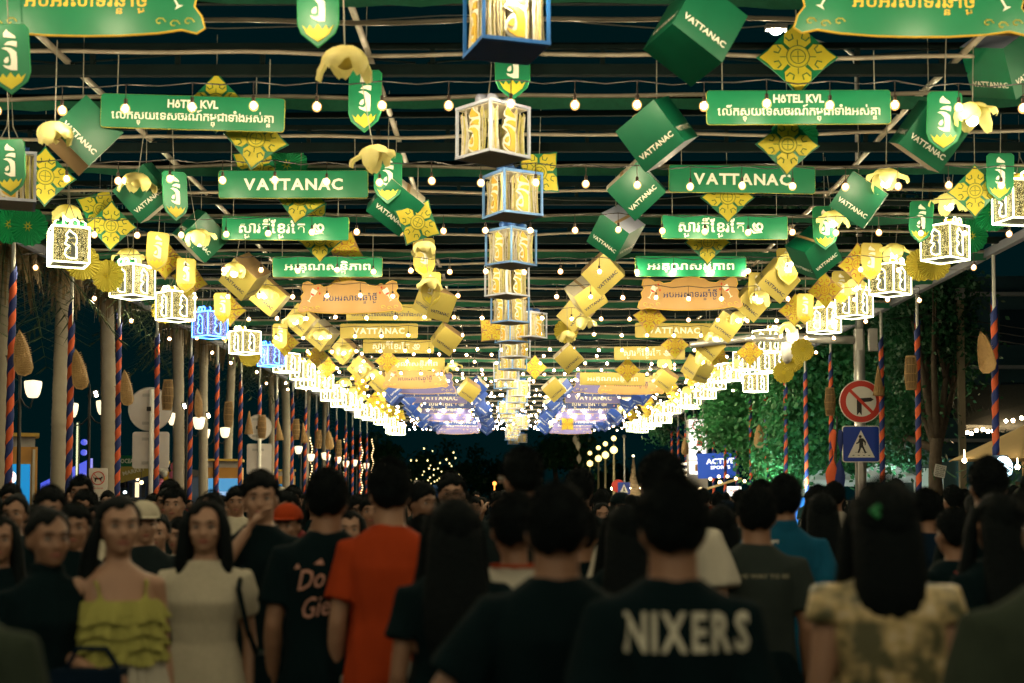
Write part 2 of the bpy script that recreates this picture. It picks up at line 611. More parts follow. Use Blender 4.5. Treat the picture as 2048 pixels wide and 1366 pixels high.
# sagging wires
for k in range(7):
    d = 12.5 + 6.4 * k + rng.uniform(-.5, .5)
    z = ZC + rng.uniform(-.25, .1)
    pts = []
    for i in range(25):
        x = -XP + 2 * XP * i / 24
        pts.append((x, d + 0.15 * math.sin(i), z - 0.06 * abs(math.sin(x * 0.8 + k))))
    o = MB().tube(pts, 0.006, 4).build('wire', M['cord'])
    tag(o, 'thin grey wire strung across the canopy between trusses', 'wire', 'wires across the canopy')

# ------------------------------------------------------------ striped posts with baskets
def helix(col, off, H0, H1, r=0.058, pitch=0.46, wd=0.5):
    mb = MB(); vs = []; fs = []
    n = int((H1 - H0) / pitch * 16)
    for i in range(n + 1):
        a = 2 * PI * i / 16 + off * PI
        zc = H0 + pitch * i / 16
        rr = r + 0.004 * math.sin(i * 1.7)
        vs += [(rr * math.cos(a), rr * math.sin(a), zc), (rr * math.cos(a), rr * math.sin(a), zc + pitch * wd + 0.004)]
        if i:
            fs.append((2 * i - 2, 2 * i, 2 * i + 1, 2 * i - 1))
    # four bands share each angle so the cloth wraps the pole completely
    return mb.add(vs, fs)


def wrap_mesh(name, m, phase, H0, H1):
    """cloth ribbon wound round the pole as a helical band"""
    mb = MB(); vs = []; fs = []
    pitch = 0.46; N = 14
    turns = (H1 - H0) / pitch
    n = int(turns * N)
    for i in range(n + 1):
        a = 2 * PI * i / N
        zc = H0 + pitch * (i / N) + phase * pitch
        for q in (0, 0.17, 0.33, 0.51):
            rr = 0.058 + 0.006 * math.sin(i * 0.9 + q * 9) + (0.002 if phase else 0)
            vs.append((rr * math.cos(a), rr * math.sin(a), zc + q * pitch))
        if i:
            for j in range(3):
                b0 = 4 * (i - 1) + j; b1 = 4 * i + j
                fs.append((b0, b1, b1 + 1, b0 + 1))
    mb.add(vs, fs)
    return mb.mesh(name, m, True)


WO = wrap_mesh('orange_wrap', M['wrapo'], 0, 0.3, 4.8)
WN = wrap_mesh('navy_wrap', M['wrapn'], 0.5, 0.3, 4.8)
POLE = MB().tube([(0, 0, 0), (0, 0, ZC)], 0.032, 10).mesh('pole', M['white'], True)
FLATC = MB().tube([(0.075, 0.02, 0.2), (0.075, 0.02, ZC)], 0.012, 6).mesh('conduit', M['white'])


def scoop_mesh():
    """shallow woven winnowing basket, tall pointed leaf outline"""
    out = [(0, .44), (.09, .30), (.15, .10), (.19, -.12), (.20, -.30), (.14, -.40), (0, -.44), (-.14, -.40), (-.20, -.30), (-.19, -.12), (-.15, .10), (-.09, .30)]
    mb = MB()
    vs = [(x * s, -0.10 * (1 - s * s) * 1.2 + 0.1, z * s) for s in (1, .8, .6, .4, .2) for x, z in out]
    vs.append((0, 0, 0))
    n = 12; fs = []
    for i in range(4):
        for k in range(n):
            fs.append((i * n + k, i * n + (k + 1) % n, (i + 1) * n + (k + 1) % n, (i + 1) * n + k))
    fs += [(4 * n + k, 4 * n + (k + 1) % n, 5 * n) for k in range(n)]
    mb.add(vs, fs)
    a = mb.mesh('basket_weave', M['bamboo'])
    b = MB().tube([(x, 0.1, z) for x, z in out], 0.012, 5, closed=True).mesh('basket_rim', M['bamboo'])
    c = MB()
    for k in range(-8, 9):
        z = k * 0.045
        hw = 0.19 * math.sqrt(max(0.02, 1 - (z / .46) ** 2)) * (0.8 if z > 0.1 else 1)
        c.tube([(-hw, 0.08, z), (-hw / 2, -0.005, z), (0, -0.03, z), (hw / 2, -0.005, z), (hw, 0.08, z)], 0.006, 4)
    c = c.mesh('basket_rib', M['bamboo'])
    return a, b, c


def trap_mesh():
    """barrel shaped bamboo fish trap with ribs and hoops"""
    mb = MB()
    n = 22
    prof = [(.15, .40), (.19, .12), (.20, -.05), (.15, -.35)]
    for k in range(n):
        a = 2 * PI * k / n
        mb.tube([(r * math.cos(a), r * math.sin(a), z) for r, z in prof], 0.009, 4)
    a = mb.mesh('basket_slats', M['bamboo'])
    b = [MB().tube([(r * math.cos(2 * PI * i / 20), r * math.sin(2 * PI * i / 20), z) for i in range(20)], 0.012, 5, closed=True).mesh('hoop', M['bamboo'])
         for r, z in ((.155, .39), (.185, .2), (.205, 0.0), (.18, -.18), (.155, -.34))]
    c = MB().lathe([(.001, .36), (.14, .355), (.175, .1), (.18, -.05), (.135, -.32), (.001, -.33)], 14).mesh('lining', mat('trap_dark', (0.13, 0.08, 0.035), 0.8, var=.4, scale=20))
    return (a, c, *b)


def cone_mesh():
    mb = MB()
    n = 20
    for k in range(n):
        a = 2 * PI * k / n
        mb.tube([(0.01 * math.cos(a), 0.01 * math.sin(a), .45), (0.15 * math.cos(a), 0.15 * math.sin(a), -.35)], 0.008, 4)
    a = mb.mesh('basket_slats', M['bamboo'])
    b = MB().lathe([(.004, .44), (.14, -.34), (.1, -.36), (.001, -.36)], 16).mesh('basket_weave', M['bamboo'])
    c = [MB().tube([(r * math.cos(2 * PI * i / 20), r * math.sin(2 * PI * i / 20), z) for i in range(20)], 0.009, 5, closed=True).mesh('hoop', M['bamboo'])
         for r, z in ((.05, .2), (.1, -.08), (.15, -.34))]
    return (a, b, *c)


BASK = [('winnowing_basket', scoop_mesh(), 'pointed woven bamboo winnowing basket', 'basket'),
        ('fish_trap', trap_mesh(), 'barrel shaped bamboo fish trap', 'fish trap'),
        ('bamboo_cone', cone_mesh(), 'conical bamboo fish basket', 'basket')]


def basket(kind, loc, yaw, tilt, lab):
    nm, ms, txt, cat = BASK[kind]
    t = thing(nm, txt + ' ' + lab, cat, loc, (0, tilt, yaw), 'bamboo baskets tied to the posts', .84)
    if kind == 1:
        t.scale = (.64, .64, .92)
    for m_ in ms:
        link(m_.name.split('.')[0], m_, t)
    return t


def post(x, d, k, side, zb=0.0):
    near = k < 12
    lab = 'orange and navy striped post, %s from the front in the %s row' % (ORD[k], side) if k < 14 else \
        'thin distant orange and navy striped post near the far end of the %s row' % side
    t = thing('striped_post', lab, 'post', (x, d, 0.12), (rng.uniform(-.006, .006), rng.uniform(-.008, .010), rng.uniform(0, 6)), 'striped posts in the %s row' % side)
    t.scale = (1, 1, 1)
    link('pole', POLE, t)
    dz = rng.uniform(-.25, .15)
    link('orange_wrap', WO, t, (0, 0, dz)); link('navy_wrap', WN, t, (0, 0, dz))
    if near:
        MB().tube([(0, 0, 0), (0, 0, 0.02)], 0.11, 12).build('base_plate', M['steel'], t)
    return t


LEFTD = [19.6, 22.9] + [26.0 + 3.2 * i for i in range(17)]
for k, d in enumerate(LEFTD):
    post(-XP, d, k, 'left')
RIGHTD = [24.4, 29.1, 32.0, 34.9, 37.2] + [40.3 + 3.2 * i for i in range(12)]
for k, d in enumerate(RIGHTD):
    post(XP if k != 3 else XP + .15, d, k, 'right')
# baskets measured from the photograph: (px, py, d, kind, yaw, tilt)
for i, (px, py, d, kd, yaw, tl, lab) in enumerate([
        (50, 705, 22.7, 0, .9, -.15, 'tied to the leftmost striped post'), (163, 738, 25.8, 0, .9, -.2, 'tied to the striped post before the thickest palm'),
        (258, 775, 29.0, 0, 1.0, -.15, 'left of the round sign back'), (335, 792, 32.1, 1, 0, .03, 'overlapping the round sign back'),
        (402, 806, 35.5, 0, 1.2, -.15, 'between the two round sign backs'), (457, 830, 38.4, 1, 0, 0.0, 'left of the second round sign back'),
        (498, 848, 41.6, 2, 0, 0, 'in front of the second round sign back'), (524, 855, 42, 1, 0, 0, 'before the second round sign back, right side'),
        (558, 862, 45, 2, 0, -.1, 'under the left lantern row, near the fourth palm'), (592, 860, 48, 1, 0, 0, 'under the left lantern row, small and dark'),
        (608, 868, 48, 2, 0, -.1, 'small under the left lantern row beside a dark trap'), (637, 880, 54, 1, 0, .0, 'tiny under the far part of the left lantern row'),
        (660, 880, 54, 0, .5, -.1, 'tiny near the far left lamps'), (677, 898, 58, 1, 0, 0, 'tiniest above the far left lamps'),
        (1976, 705, 24.2, 0, 2.2, .22, 'tied to the rightmost striped post'), (1822, 748, 28.8, 1, 0, 0, 'tied to the second striped post from the right'),
        (1757, 765, 31.8, 2, 0, 0.0, 'over the edge of the round no-turn sign'), (1660, 805, 34.7, 1, 0, 0, 'left of the round no-turn sign'),
        (1520, 872, 44, 0, .1, 0, 'against the green leaves right of the blue shop banner'), (1418, 850, 52, 0, .3, 0, 'beside the tall lit sign'),
        (1372, 892, 58, 0, .4, 0, 'small left of the tall lit sign')]):
    basket(kd, P(px, py, d), yaw, tl, lab)

# ------------------------------------------------------------ strings of warm bulbs
BULB = MB().ball((0, 0, -0.035), 0.0255, 10, 7).mesh('bulb', M['bulb'], True)
BGLASS = MB().ball((0, 0, -0.037), (0.046, 0.046, 0.050), 12, 8).mesh('bulb_glass', M['bulbglass'], True)  # shell added round the bulb to give it a warm halo
SOCK = MB().tube([(0, 0, 0.0), (0, 0, 0.06)], 0.018, 6).tube([(0, 0, 0.06), (0, 0, 0.20)], 0.0045, 4).mesh('socket', M['socket'])


def bulb_string(d, z, lab, x0=-7.9, x1=7.9, step=0.61, xo=0.0, grp='strings of bulbs across the street', shown=True):
    t = thing('bulb_string', lab, 'string lights', (0, d, z), (0, 0, 0), grp)
    n = int((x1 - x0) / step)
    cab = []
    ph = rng.uniform(0, 6)
    for i in range(n + 1):
        x = x0 + xo + i * step + rng.uniform(-.02, .02)
        zz = 0.04 * math.sin(x * 0.35 + ph) + rng.uniform(-.015, .015)
        cab += [(x - step / 2, 0, zz + 0.17), (x, 0, zz + 0.2)]
        bb = link('bulb', BULB, t, (x, 0, zz), (0, rng.uniform(-.1, .1), 0))
        if not (d < 0):
            link('bulb_glass', BGLASS, bb)
        if shown:
            link('socket', SOCK, t, (x, 0, zz))
    MB().tube(cab, 0.007, 4).build('cable', M['cable'], t)
    return t


for k in range(-7, 21):
    d = 13.36 + 3.2 * k
    lab = 'string of warm bulbs across the street, %s visible one from the picture top' % ORD[k] if 0 <= k < 8 else (
        'string of warm bulbs across the street overhead, before the first visible one' if k < 0 else
        'small dense far string of warm bulbs across the street near the vanishing point')
    bulb_string(d, 1.6 + 3.73, lab, step=0.61 if k >= 0 else 0.8, xo=rng.uniform(-.2, .2), shown=k < 10,
                x0=-7.9 if k < 12 else -6.2, x1=7.9 if k < 12 else 6.2)
    if k >= 7:
        bulb_string(d + 2.3, 1.6 + 3.8 + rng.uniform(-.1, .1), lab, -6.1, 6.1, 0.7, rng.uniform(-.2, .2), shown=False)
    if k >= 9:
        bulb_string(d + 1.5, 1.6 + 3.72 + rng.uniform(-.1, .1), lab, -4.9, 4.9, 0.66, rng.uniform(-.2, .2), shown=False)

# ============================================================ HANGING DECORATIONS
CORD1 = MB().tube([(0, 0, 0), (0, 0, 0.75)], 0.005, 4).mesh('cord', M['cord'])


# ---- lit gift lantern
S = 0.25


def lantern_meshes(led, tinsel, bowm):
    out = {}
    mb = MB()
    r = 0.0105
    for z in (0.0, 2 * S):
        mb.tube([(-S, -S, z), (S, -S, z), (S, S, z), (-S, S, z)], r, 6, closed=True)
    for x in (-S, S):
        for y in (-S, S):
            mb.tube([(x, y, 0), (x, y, 2 * S)], r, 6)
    out['light_frame'] = mb.mesh('light_frame', led)
    mb = MB()
    for T in SIDES:
        mb.box((0, -S + 0.02, S), (2 * S - 0.05, 0.006, 2 * S - 0.05), T)
    out['tinsel_panel'] = MB().box((0, -S + 0.02, S), (2 * S - 0.05, 0.006, 2 * S - 0.05)).mesh('tinsel_panel', tinsel)
    mb = MB()
    mb.tube([(x * 0.40, -S + 0.0, S + z * 0.40) for x, z in EMBO], 0.008, 5, closed=True)
    out['emblem_tube'] = mb.mesh('emblem_tube', led)
    mb = MB()
    emblem(mb, 0.36, -S + 0.004, -S + 0.010, (0, S))
    out['emblem'] = mb.mesh('emblem', mat('emblem_slate', (.16, .18, .18), .5))
    mb = MB()
    for sx in (-1, 1):
        pts = [(sx * (0.055 + 0.05 * math.cos(a)), -S + 0.04, 2 * S + 0.055 + 0.05 * math.sin(a)) for a in [2 * PI * i / 10 for i in range(10)]]
        mb.tube(pts, 0.012, 5, closed=True)
        pts = [(sx * (0.17 + 0.04 * math.cos(a)), -S + 0.10, 2 * S + 0.05 + 0.04 * math.sin(a)) for a in [2 * PI * i / 10 for i in range(10)]]
        mb.tube(pts, 0.010, 5, closed=True)
    out['bow_light'] = mb.mesh('bow_light', led)
    mb = MB()
    for sx in (-1, 1):
        mb.tube([(sx * 0.05, -S + 0.11, 2 * S + .055), (sx * 0.19, -S + 0.11, 2 * S + .055)], 0.042, 10)
    out['bow_ribbon'] = mb.mesh('bow_ribbon', bowm, True)
    out['base_board'] = MB().box((0, 0, 0.012), (2 * S - 0.05, 2 * S - 0.05, 0.01)).mesh('base_board', M['cream'])
    out['lid_board'] = MB().box((0, 0, 2 * S - 0.01), (2 * S - .05, 2 * S - .05, 0.01)).mesh('lid_board', M['cream'])
    out['cord'] = MB().tube([(-.12, -.1, 2 * S), (0, 0, 2 * S + 0.35), (0, 0, 2 * S + 0.9), (0.01, 0, 2 * S + 0.35), (.12, -.1, 2 * S)], 0.006, 4).mesh('cord', M['cord'])
    return out


LY = lantern_meshes(M['led'], M['gl'], M['gold'])
LG = lantern_meshes(M['led'], M['gl'], M['tgreen'])
LB = lantern_meshes(M['ledb'], M['glb'], M['satin'])


def lit_lantern(loc, yaw, L, lab, grp, tilt=0.0):
    t = thing('gift_lantern', lab, 'lantern', loc, (tilt, 0, yaw), grp)
    for k in ('light_frame', 'base_board', 'lid_board', 'bow_light', 'bow_ribbon', 'cord'):
        link(k, L[k], t)
    for i in range(4):
        for k in ('tinsel_panel', 'emblem_tube', 'emblem'):
            link(k, L[k], t, rot=(0, 0, i * PI / 2))
    return t


def lantern_at(px, py, d, yaw, L, lab, grp):
    p = P(px, py, d); p.z -= S
    return lit_lantern(p, rad(yaw), L, lab, grp)


GL = 'glowing gift lanterns along the left side'
GR = 'glowing gift lanterns along the right side'
left = [(137, 494, 19.8, 25, LG, 'glowing gold gift lantern with green bow, largest and leftmost in the left row'),
        (265, 564, 22.9, -28, LG, 'glowing gold gift lantern second in the left row, over the second striped post'),
        (351, 613, 25.9, -42, LY, 'glowing gold gift lantern just left of the first blue one'),
        (420, 650, 28.9, -40, LB, 'larger glowing blue gift lantern in the left row'),
        (490, 685, 32.3, -42, LY, 'glowing gold gift lantern hanging between the two blue ones'),
        (543, 712, 35.6, -50, LB, 'smaller glowing blue gift lantern in the left row')]
for px, py, d, yw, L, lab in left:
    lantern_at(px, py, d, yw, L, lab, GL)
lx = random.Random(5)
d = 38.6
i = 0
while d < 78:
    x = -6.32 + lx.uniform(-.12, .12)
    lit_lantern((x, d, 1.6 + 3.6 + lx.uniform(-.12, .12) - S), rad(-45 + lx.uniform(-14, 14)), LY,
                ('glowing gold gift lantern in the left row, %s beyond the smaller blue one' % ORD[i]) if i < 6 else
                'tiny glowing gold gift lantern in the crowded far end of the left row', GL)
    d += 2.4; i += 1
right = [(2040, 405, 18.3, 12, 'glowing gold gift lantern cut by the right edge of the picture'),
         (1890, 487, 21.0, 40, 'glowing gold gift lantern with gold bow before green rosettes, right row'),
         (1780, 560, 24.2, 40, 'glowing gold gift lantern above the second striped post from the right'),
         (1708, 608, 27.0, 40, 'glowing gold gift lantern in front of the bright lamp pole'),
         (1648, 641, 29.6, 43, 'glowing gold gift lantern just above the camera mast arm'),
         (1535, 683, 33.6, 46, 'glowing gold gift lantern at the tip of the mast arm beside the cameras'),
         (1546, 724, 36.8, 42, 'glowing gold gift lantern directly under the one at the mast arm tip'),
         (1511, 766, 41, 44, 'glowing gold gift lantern apart at the right end of the dense far cluster')]
for px, py, d, yw, lab in right:
    lantern_at(px, py, d, yw, LY, lab, GR)
d = 40.0
i = 0
while d < 80:
    x = 6.5 + lx.uniform(-.15, .15)
    lit_lantern((x, d, 1.6 + 3.75 + lx.uniform(-.15, .15) - S), rad(45 + lx.uniform(-14, 14)), LY,
                ('glowing gold gift lantern in the dense right cluster, %s behind the mast arm' % ORD[i]) if i < 5 else
                'tiny glowing gold gift lantern in the crowded far end of the right row', GR)
    d += 2.4; i += 1


def snap(p, d, off, size):
    """decorations hang from the trusses just behind a bulb string; returns the place and size there"""
    k = round((d - off - 13.36) / 3.2)
    dn = 13.36 + 3.2 * k + off
    return Vector((0, 0, 1.6)) + (p - Vector((0, 0, 1.6))) * (dn / d), size * dn / d


# ---- unlit box lanterns down the middle
def box_lantern(loc, yaw, fr, lab, seed, pan, bow, scale=1.0, tilt=0.0):
    t = thing('box_lantern', lab, 'lantern', loc, (tilt, 0, yaw), 'unlit box lanterns down the middle', scale)
    key = (fr.name, seed % 3)
    if key not in _bl:
        q = random.Random(seed)
        mb = MB(); r = 0.028
        for z in (0.012, 2 * S):
            mb.box((0, -S, z), (2 * S + r, r, r)); mb.box((0, S, z), (2 * S + r, r, r))
            mb.box((-S, 0, z), (r, 2 * S - r, r)); mb.box((S, 0, z), (r, 2 * S - r, r))
        for x in (-S, S):
            for y in (-S, S):
                mb.box((x, y, S), (r - .004, r - .004, 2 * S - r))
        fm = mb.mesh('frame', fr)
        rs = []
        for m_, n_ in ((M['reed'], 13), (M['reedw'], 12), (M['reedy'], 8)):
            mb = MB()
            for i in range(n_):
                x = q.uniform(-S + .04, S - .04)
                mb.tube([(x, -S + .02, 0.02), (x + q.uniform(-.01, .01), -S + .025 + q.uniform(0, .02), q.uniform(.2, .3)),
                         (x + q.uniform(-.02, .02), -S + .02, 2 * S - q.uniform(.02, .09))], q.uniform(.004, .010), 4)
            rs.append(mb.mesh('reeds', m_))
        eb = MB(); emblem(eb, 0.43, -S - .004, -S + .006, (0, S)); em = eb.mesh('emblem', M['gold'])
        e2 = MB().prism([(x * .46, z * .46 + S) for x, z in EMBO], -S + .008, -S + .012).mesh('emblem_backing', M['letter'])
        ends = [MB().box((0, 0, z), (2 * S - .03, 2 * S - .03, .008)).mesh(nm, M['frameblue'] if fr is M['frameblue'] else M['cream']) for nm, z in (('base_board', 0), ('lid_board', 2 * S - .02))]
        bb = MB()
        for sx in (-1, 1):
            bb.tube([(sx * .03, 0, 2 * S + .06), (sx * .10, 0, 2 * S + .07), (sx * .19, 0, 2 * S + .065)], [.035, .055, .05], 10)
            bb.tube([(sx * .02, -.08, 2 * S + .05), (sx * .10, -.12, 2 * S + .06), (sx * .15, -.13, 2 * S + .055)], [.03, .05, .045], 10)
        bw = bb.mesh('bow', [bow], True)
        cb = MB().tube([(-.16, -.1, 2 * S), (-.03, 0, 2 * S + .32), (0, 0, 2 * S + .8), (.03, 0, 2 * S + .32), (.16, -.1, 2 * S)], .006, 4)
        _bl[key] = (fm, rs, em, e2, ends, bw, cb.mesh('cord', M['cord']))
    fm, rs, em, e2, ends, bw, cb = _bl[key]
    link('frame', fm, t); link('base_board', ends[0], t); link('lid_board', ends[1], t); link('bow', bw, t); link('cord', cb, t)
    for i in range(4):
        R_ = (0, 0, i * PI / 2)
        for q in rs:
            link('reeds', q, t, rot=R_)
        link('emblem', em, t, rot=R_); link('emblem_backing', e2, t, rot=R_)
    return t


_bl = {}
cen = [(1012, 38, 10.5, 18, M['frameblue'], 'blue framed reed lantern with gold emblem at the top centre', 1.0),
       (986, 268, 13.8, 42, M['framelav'], 'lavender framed reed lantern with pale bow, second down the middle row'),
       (1025, 393, 16.5, 30, M['framemid'], 'blue-grey framed reed lantern with blue bow, third down the middle row'),
       (1022, 497, 20.0, 46, M['framemid'], 'blue-grey framed reed lantern, fourth down the middle row'),
       (1014, 563, 23.0, 44, M['framelav'], 'lavender framed reed lantern, fifth down the middle row'),
       (1020, 620, 26.6, 40, M['framemid'], 'blue-grey framed reed lantern, sixth down the middle row'),
       (1058, 652, 28.5, 50, M['framelav'], 'lavender reed lantern standing out to the right of the middle row')]
for i, c in enumerate(cen):
    px, py, d, yw, fr, lab = c[:6]
    p, sz = snap(P(px, py, d), d, .72, c[6] if len(c) > 6 else 1.0) if i else (P(px, py, d), 1.0)
    p.z -= S * sz
    box_lantern(p, rad(yw), fr, lab, i, None, M['satin'] if i != 1 else M['satinw'], sz)
d = 13.36 + 3.2 * 5 + .72; i = 0
while d < 88:
    p = P(1025 + lx.uniform(-14, 18), 995 - 3.52 * FPX / d, d); p.z -= S
    box_lantern(p, rad(45 + lx.uniform(-12, 12)), [M['framemid'], M['framelav']][i % 2],
                ('reed lantern in the middle column, %s one below the lantern standing out to the right' % ORD[i]) if i < 7 else
                'tiny overlapped reed lantern at the far bottom of the middle column', i, None, M['satin'])
    d += 3.2; i += 1


# ---- text signs
SW, SH = 1.81, 0.335
SIGNCORD = MB().tube([(0, 0.0, SH / 2), (0, 0, SH / 2 + .4)], .005, 4).mesh('cord', M['cord'])
_sm = {}


def rounded(w, h, r, n=3):
    pts = []
    for cx, cz, a0 in ((w / 2 - r, h / 2 - r, 0), (-w / 2 + r, h / 2 - r, 90), (-w / 2 + r, -h / 2 + r, 180), (w / 2 - r, -h / 2 + r, 270)):
        for i in range(n + 1):
            a = rad(a0 + 90 * i / n)
            pts.append((cx + r * math.cos(a), cz + r * math.sin(a)))
    return pts


SCAL = [(-.88, .30), (-.80, .33), (-.72, .29), (-.66, .25), (-.58, .27), (-.50, .22), (-.36, .24), (-.28, .30), (0, .34), (.28, .30), (.36, .24), (.50, .22),
        (.58, .27), (.66, .25), (.72, .29), (.80, .33), (.88, .30), (.90, .20), (.86, .13), (.92, .05), (.90, -.04), (.96, -.12), (.99, -.22), (.93, -.26),
        (.80, -.23), (.60, -.26), (.3, -.28), (0, -.285), (-.3, -.28), (-.60, -.26), (-.80, -.23), (-.93, -.26), (-.99, -.22), (-.96, -.12), (-.90, -.04),
        (-.92, .05), (-.86, .13), (-.90, .20)]


def goblet(mb, cx, cz, h, lean, y):
    T = Matrix.Translation((cx, y, cz)) @ Matrix.Rotation(lean, 4, 'Y')
    mb.prism([(-.22 * h, .5 * h), (.22 * h, .5 * h), (.2 * h, .2 * h), (.1 * h, .0), (.03 * h, -.05 * h), (.03 * h, -.4 * h), (.15 * h, -.48 * h), (-.15 * h, -.48 * h), (-.03 * h, -.4 * h), (-.03 * h, -.05 * h), (-.1 * h, 0), (-.2 * h, .2 * h)], -.003, .003, T)


def sign(kind, col, loc, lab, yaw=0.0, roll=0.0, scale=1.0, grp='text signs hanging over the street'):
    t = thing('hanging_sign', lab, 'sign', loc, (0, roll, yaw), grp, scale)
    key = (kind, col.name)
    if key not in _sm:
        parts = []
        f = -0.012
        tx = MB(); ex = None
        txm = M['letter']
        if kind == 'ny':
            parts.append(('board', MB().prism([(x, z) for x, z in SCAL], f, -f).mesh('board', col)))
            edge = MB().tube([(x, 0, z) for x, z in SCAL], .014, 5, closed=True)
            parts.append(('edging', edge.mesh('edging', M['gold'])))
            put_text(tx, run(KH_NY, .012), 1.02, .21, (0, 0.0), f - .003)
            txm = M['navy'] if col is M['orange'] else M['gold']
            ex = MB(); goblet(ex, -.72, .06, .26, .5, f - .004); goblet(ex, .72, .06, .26, -.5, f - .004)
            parts.append(('goblet_motif', ex.mesh('goblet_motif', M['letter'])))
            wn = MB()
            for sx in (-1, 1):
                T = Matrix.Translation((sx * .72, f - .006, .06)) @ Matrix.Rotation(-sx * .5, 4, 'Y')
                wn.prism([(-.045, .04), (.045, .04), (.022, .005), (-.022, .005)], -.003, .003, T)
                for a_, b_ in ((.60, .20), (.66, .17), (.57, .10)):
                    wn.prism([(sx * a_, b_ + .03), (sx * a_ + .02, b_), (sx * a_, b_ - .03), (sx * a_ - .02, b_)], f - .006, f - .003)
            parts.append(('wine_motif', wn.mesh('wine_motif', M['red'] if col is M['orange'] else (M['tgreen'] if col is M['green'] else M['rosy']))))
            sw = MB()
            for sx in (-1, 1):
                for j in range(1, 4):
                    c0 = Vector((sx * (.50 + .12 * j), f - .004, -.19 + .02 * (j % 2)))
                    sw.tube([c0 + Vector((.05 * math.cos(a_ * .9) * (1 - a_ / 8), 0, .04 * math.sin(a_ * .9) * (1 - a_ / 8))) for a_ in range(7)], .006, 4)
            parts.append(('swirl_motif', sw.mesh('swirl_motif', M['rosy'])))
        else:
            parts.append(('board', MB().prism(rounded(SW, SH, .03), f, -f).mesh('board', col)))
            parts.append(('edging', MB().tube([(x, 0, z) for x, z in rounded(SW, SH, .03)], .006, 4, closed=True).mesh('edging', M['rosy'])))
            if kind == 'kvl':
                put_text(tx, LAT('HôTEL KVL', .03), .50, .085, (0, .085), f - .003)
                put_text(tx, run(KH_TOUR, .010, .03), 1.60, .17, (0, -.055), f - .003)
                if col is M['yellow']:
                    txm = M['navy']
            elif kind == 'vat':
                put_text(tx, run(['V', 'A', 'TT', 'A', 'N', 'A', 'C'], .032, .05), 1.20, .145, (0, 0), f - .003)
            elif kind == 'spirit':
                put_text(tx, run(KH_SPIRIT, .016, .05), .94, None, (-.19, -.01), f - .003)
                ex = MB()
                pts = [(.49 + (.085 - .0032 * a_) * math.cos(a_ * .35 + 2.6), f - .002, .02 + (.085 - .0032 * a_) * math.sin(a_ * .35 + 2.6)) for a_ in range(22)]
                ex.tube([(.36, f - .002, -.02), (.42, f - .002, -.075), (.53, f - .002, -.075)] + pts[::-1][-1:] + pts[1:], .017, 5)
                parts.append(('numeral', ex.mesh('numeral', M['letter'])))
            else:
                put_text(tx, run(KH_THANKS, .016, .06), 1.42, .22, (0, -.01), f - .003)
        parts.append(('lettering', tx.mesh('lettering', txm)))
        _sm[key] = parts
    for nm, me in _sm[key]:
        link(nm, me, t)
    link('cord', SIGNCORD, t, (-.75, 0, 0)); link('cord', SIGNCORD, t, (.75, 0, 0))
    return t


NMS = {'ny': 'Khmer New Year greeting', 'kvl': 'HOTEL KVL and a Khmer line', 'vat': 'VATTANAC', 'spirit': 'Khmer words and a curled numeral', 'thanks': 'one line of large Khmer letters'}
LS = [('ny', 'green', 172, 4, 10.6), ('kvl', 'green', 386, 226, 13.85), ('vat', 'green', 587, 369, 17.05), ('spirit', 'green', 571, 457, 20.0), ('thanks', 'green', 655, 534, 23.2),
      ('ny', 'orange', 700, 597, 26.5), ('kvl', 'yellow', 778, 625, 29.7), ('vat', 'yellow', 758, 662, 32.9), ('spirit', 'yellow', 797, 693, 36.1), ('thanks', 'yellow', 824, 728, 39.3), ('ny', 'orange', 830, 758, 42.5)]
RS = [('ny', 'green', 1826, 6, 10.6), ('kvl', 'green', 1597, 215, 13.7), ('vat', 'green', 1484, 359, 17.2), ('spirit', 'green', 1449, 455, 20.0), ('thanks', 'green', 1381, 533, 23.0),
      ('ny', 'orange', 1380, 590, 26.5), ('vat', 'yellow', 1348, 661, 32.9), ('spirit', 'yellow', 1299, 706, 36.1), ('thanks', 'yellow', 1225, 758, 39.3), ('ny', 'orange', 1262, 770, 42.5)]
for side, arr in (('left', LS), ('right', RS)):
    for j, (kd, c, px, py, d) in enumerate(arr):
        nth = 'upper' if (kd == 'ny' and j < 7) else 'lower'
        lab = '%s sign with %s, over the %s half of the street' % (c, NMS[kd], side)
        if kd == 'ny':
            lab = '%s scalloped sign with %s, over the %s half%s' % (c, NMS[kd], side, '' if c == 'green' else (', ' + nth + ' orange one'))
        sign(kd, M[c], P(px, py, d + (.28 if c in ('yellow', 'orange') else .14)), lab, rng.uniform(-.05, .05), rad(1.0 if side == 'left' and j == 1 else rng.uniform(-.8, .8)), (.92, .92, .92) if j == 0 else 1.0)
for side, x, in (('left', -3.0), ('right', 3.0)):
    d = 46.5
    for j, kd in enumerate(['ny', 'kvl', 'vat', 'spirit', 'thanks', 'ny', 'kvl', 'vat', 'thanks', 'ny']):
        sign(kd, M['violet' if j % 2 == 0 or kd == 'ny' else 'blue'], (x + rng.uniform(-.25, .25), d, 1.6 + 3.72 - .0 * j), 'violet sign with %s, far %s cluster, %s from its top' % (NMS[kd], side, ORD[j]), rng.uniform(-.06, .06), rng.uniform(-.02, .02), 1.15)
        d += 3.3


# ---- printed card boxes
BS = 0.27


_bm = {}


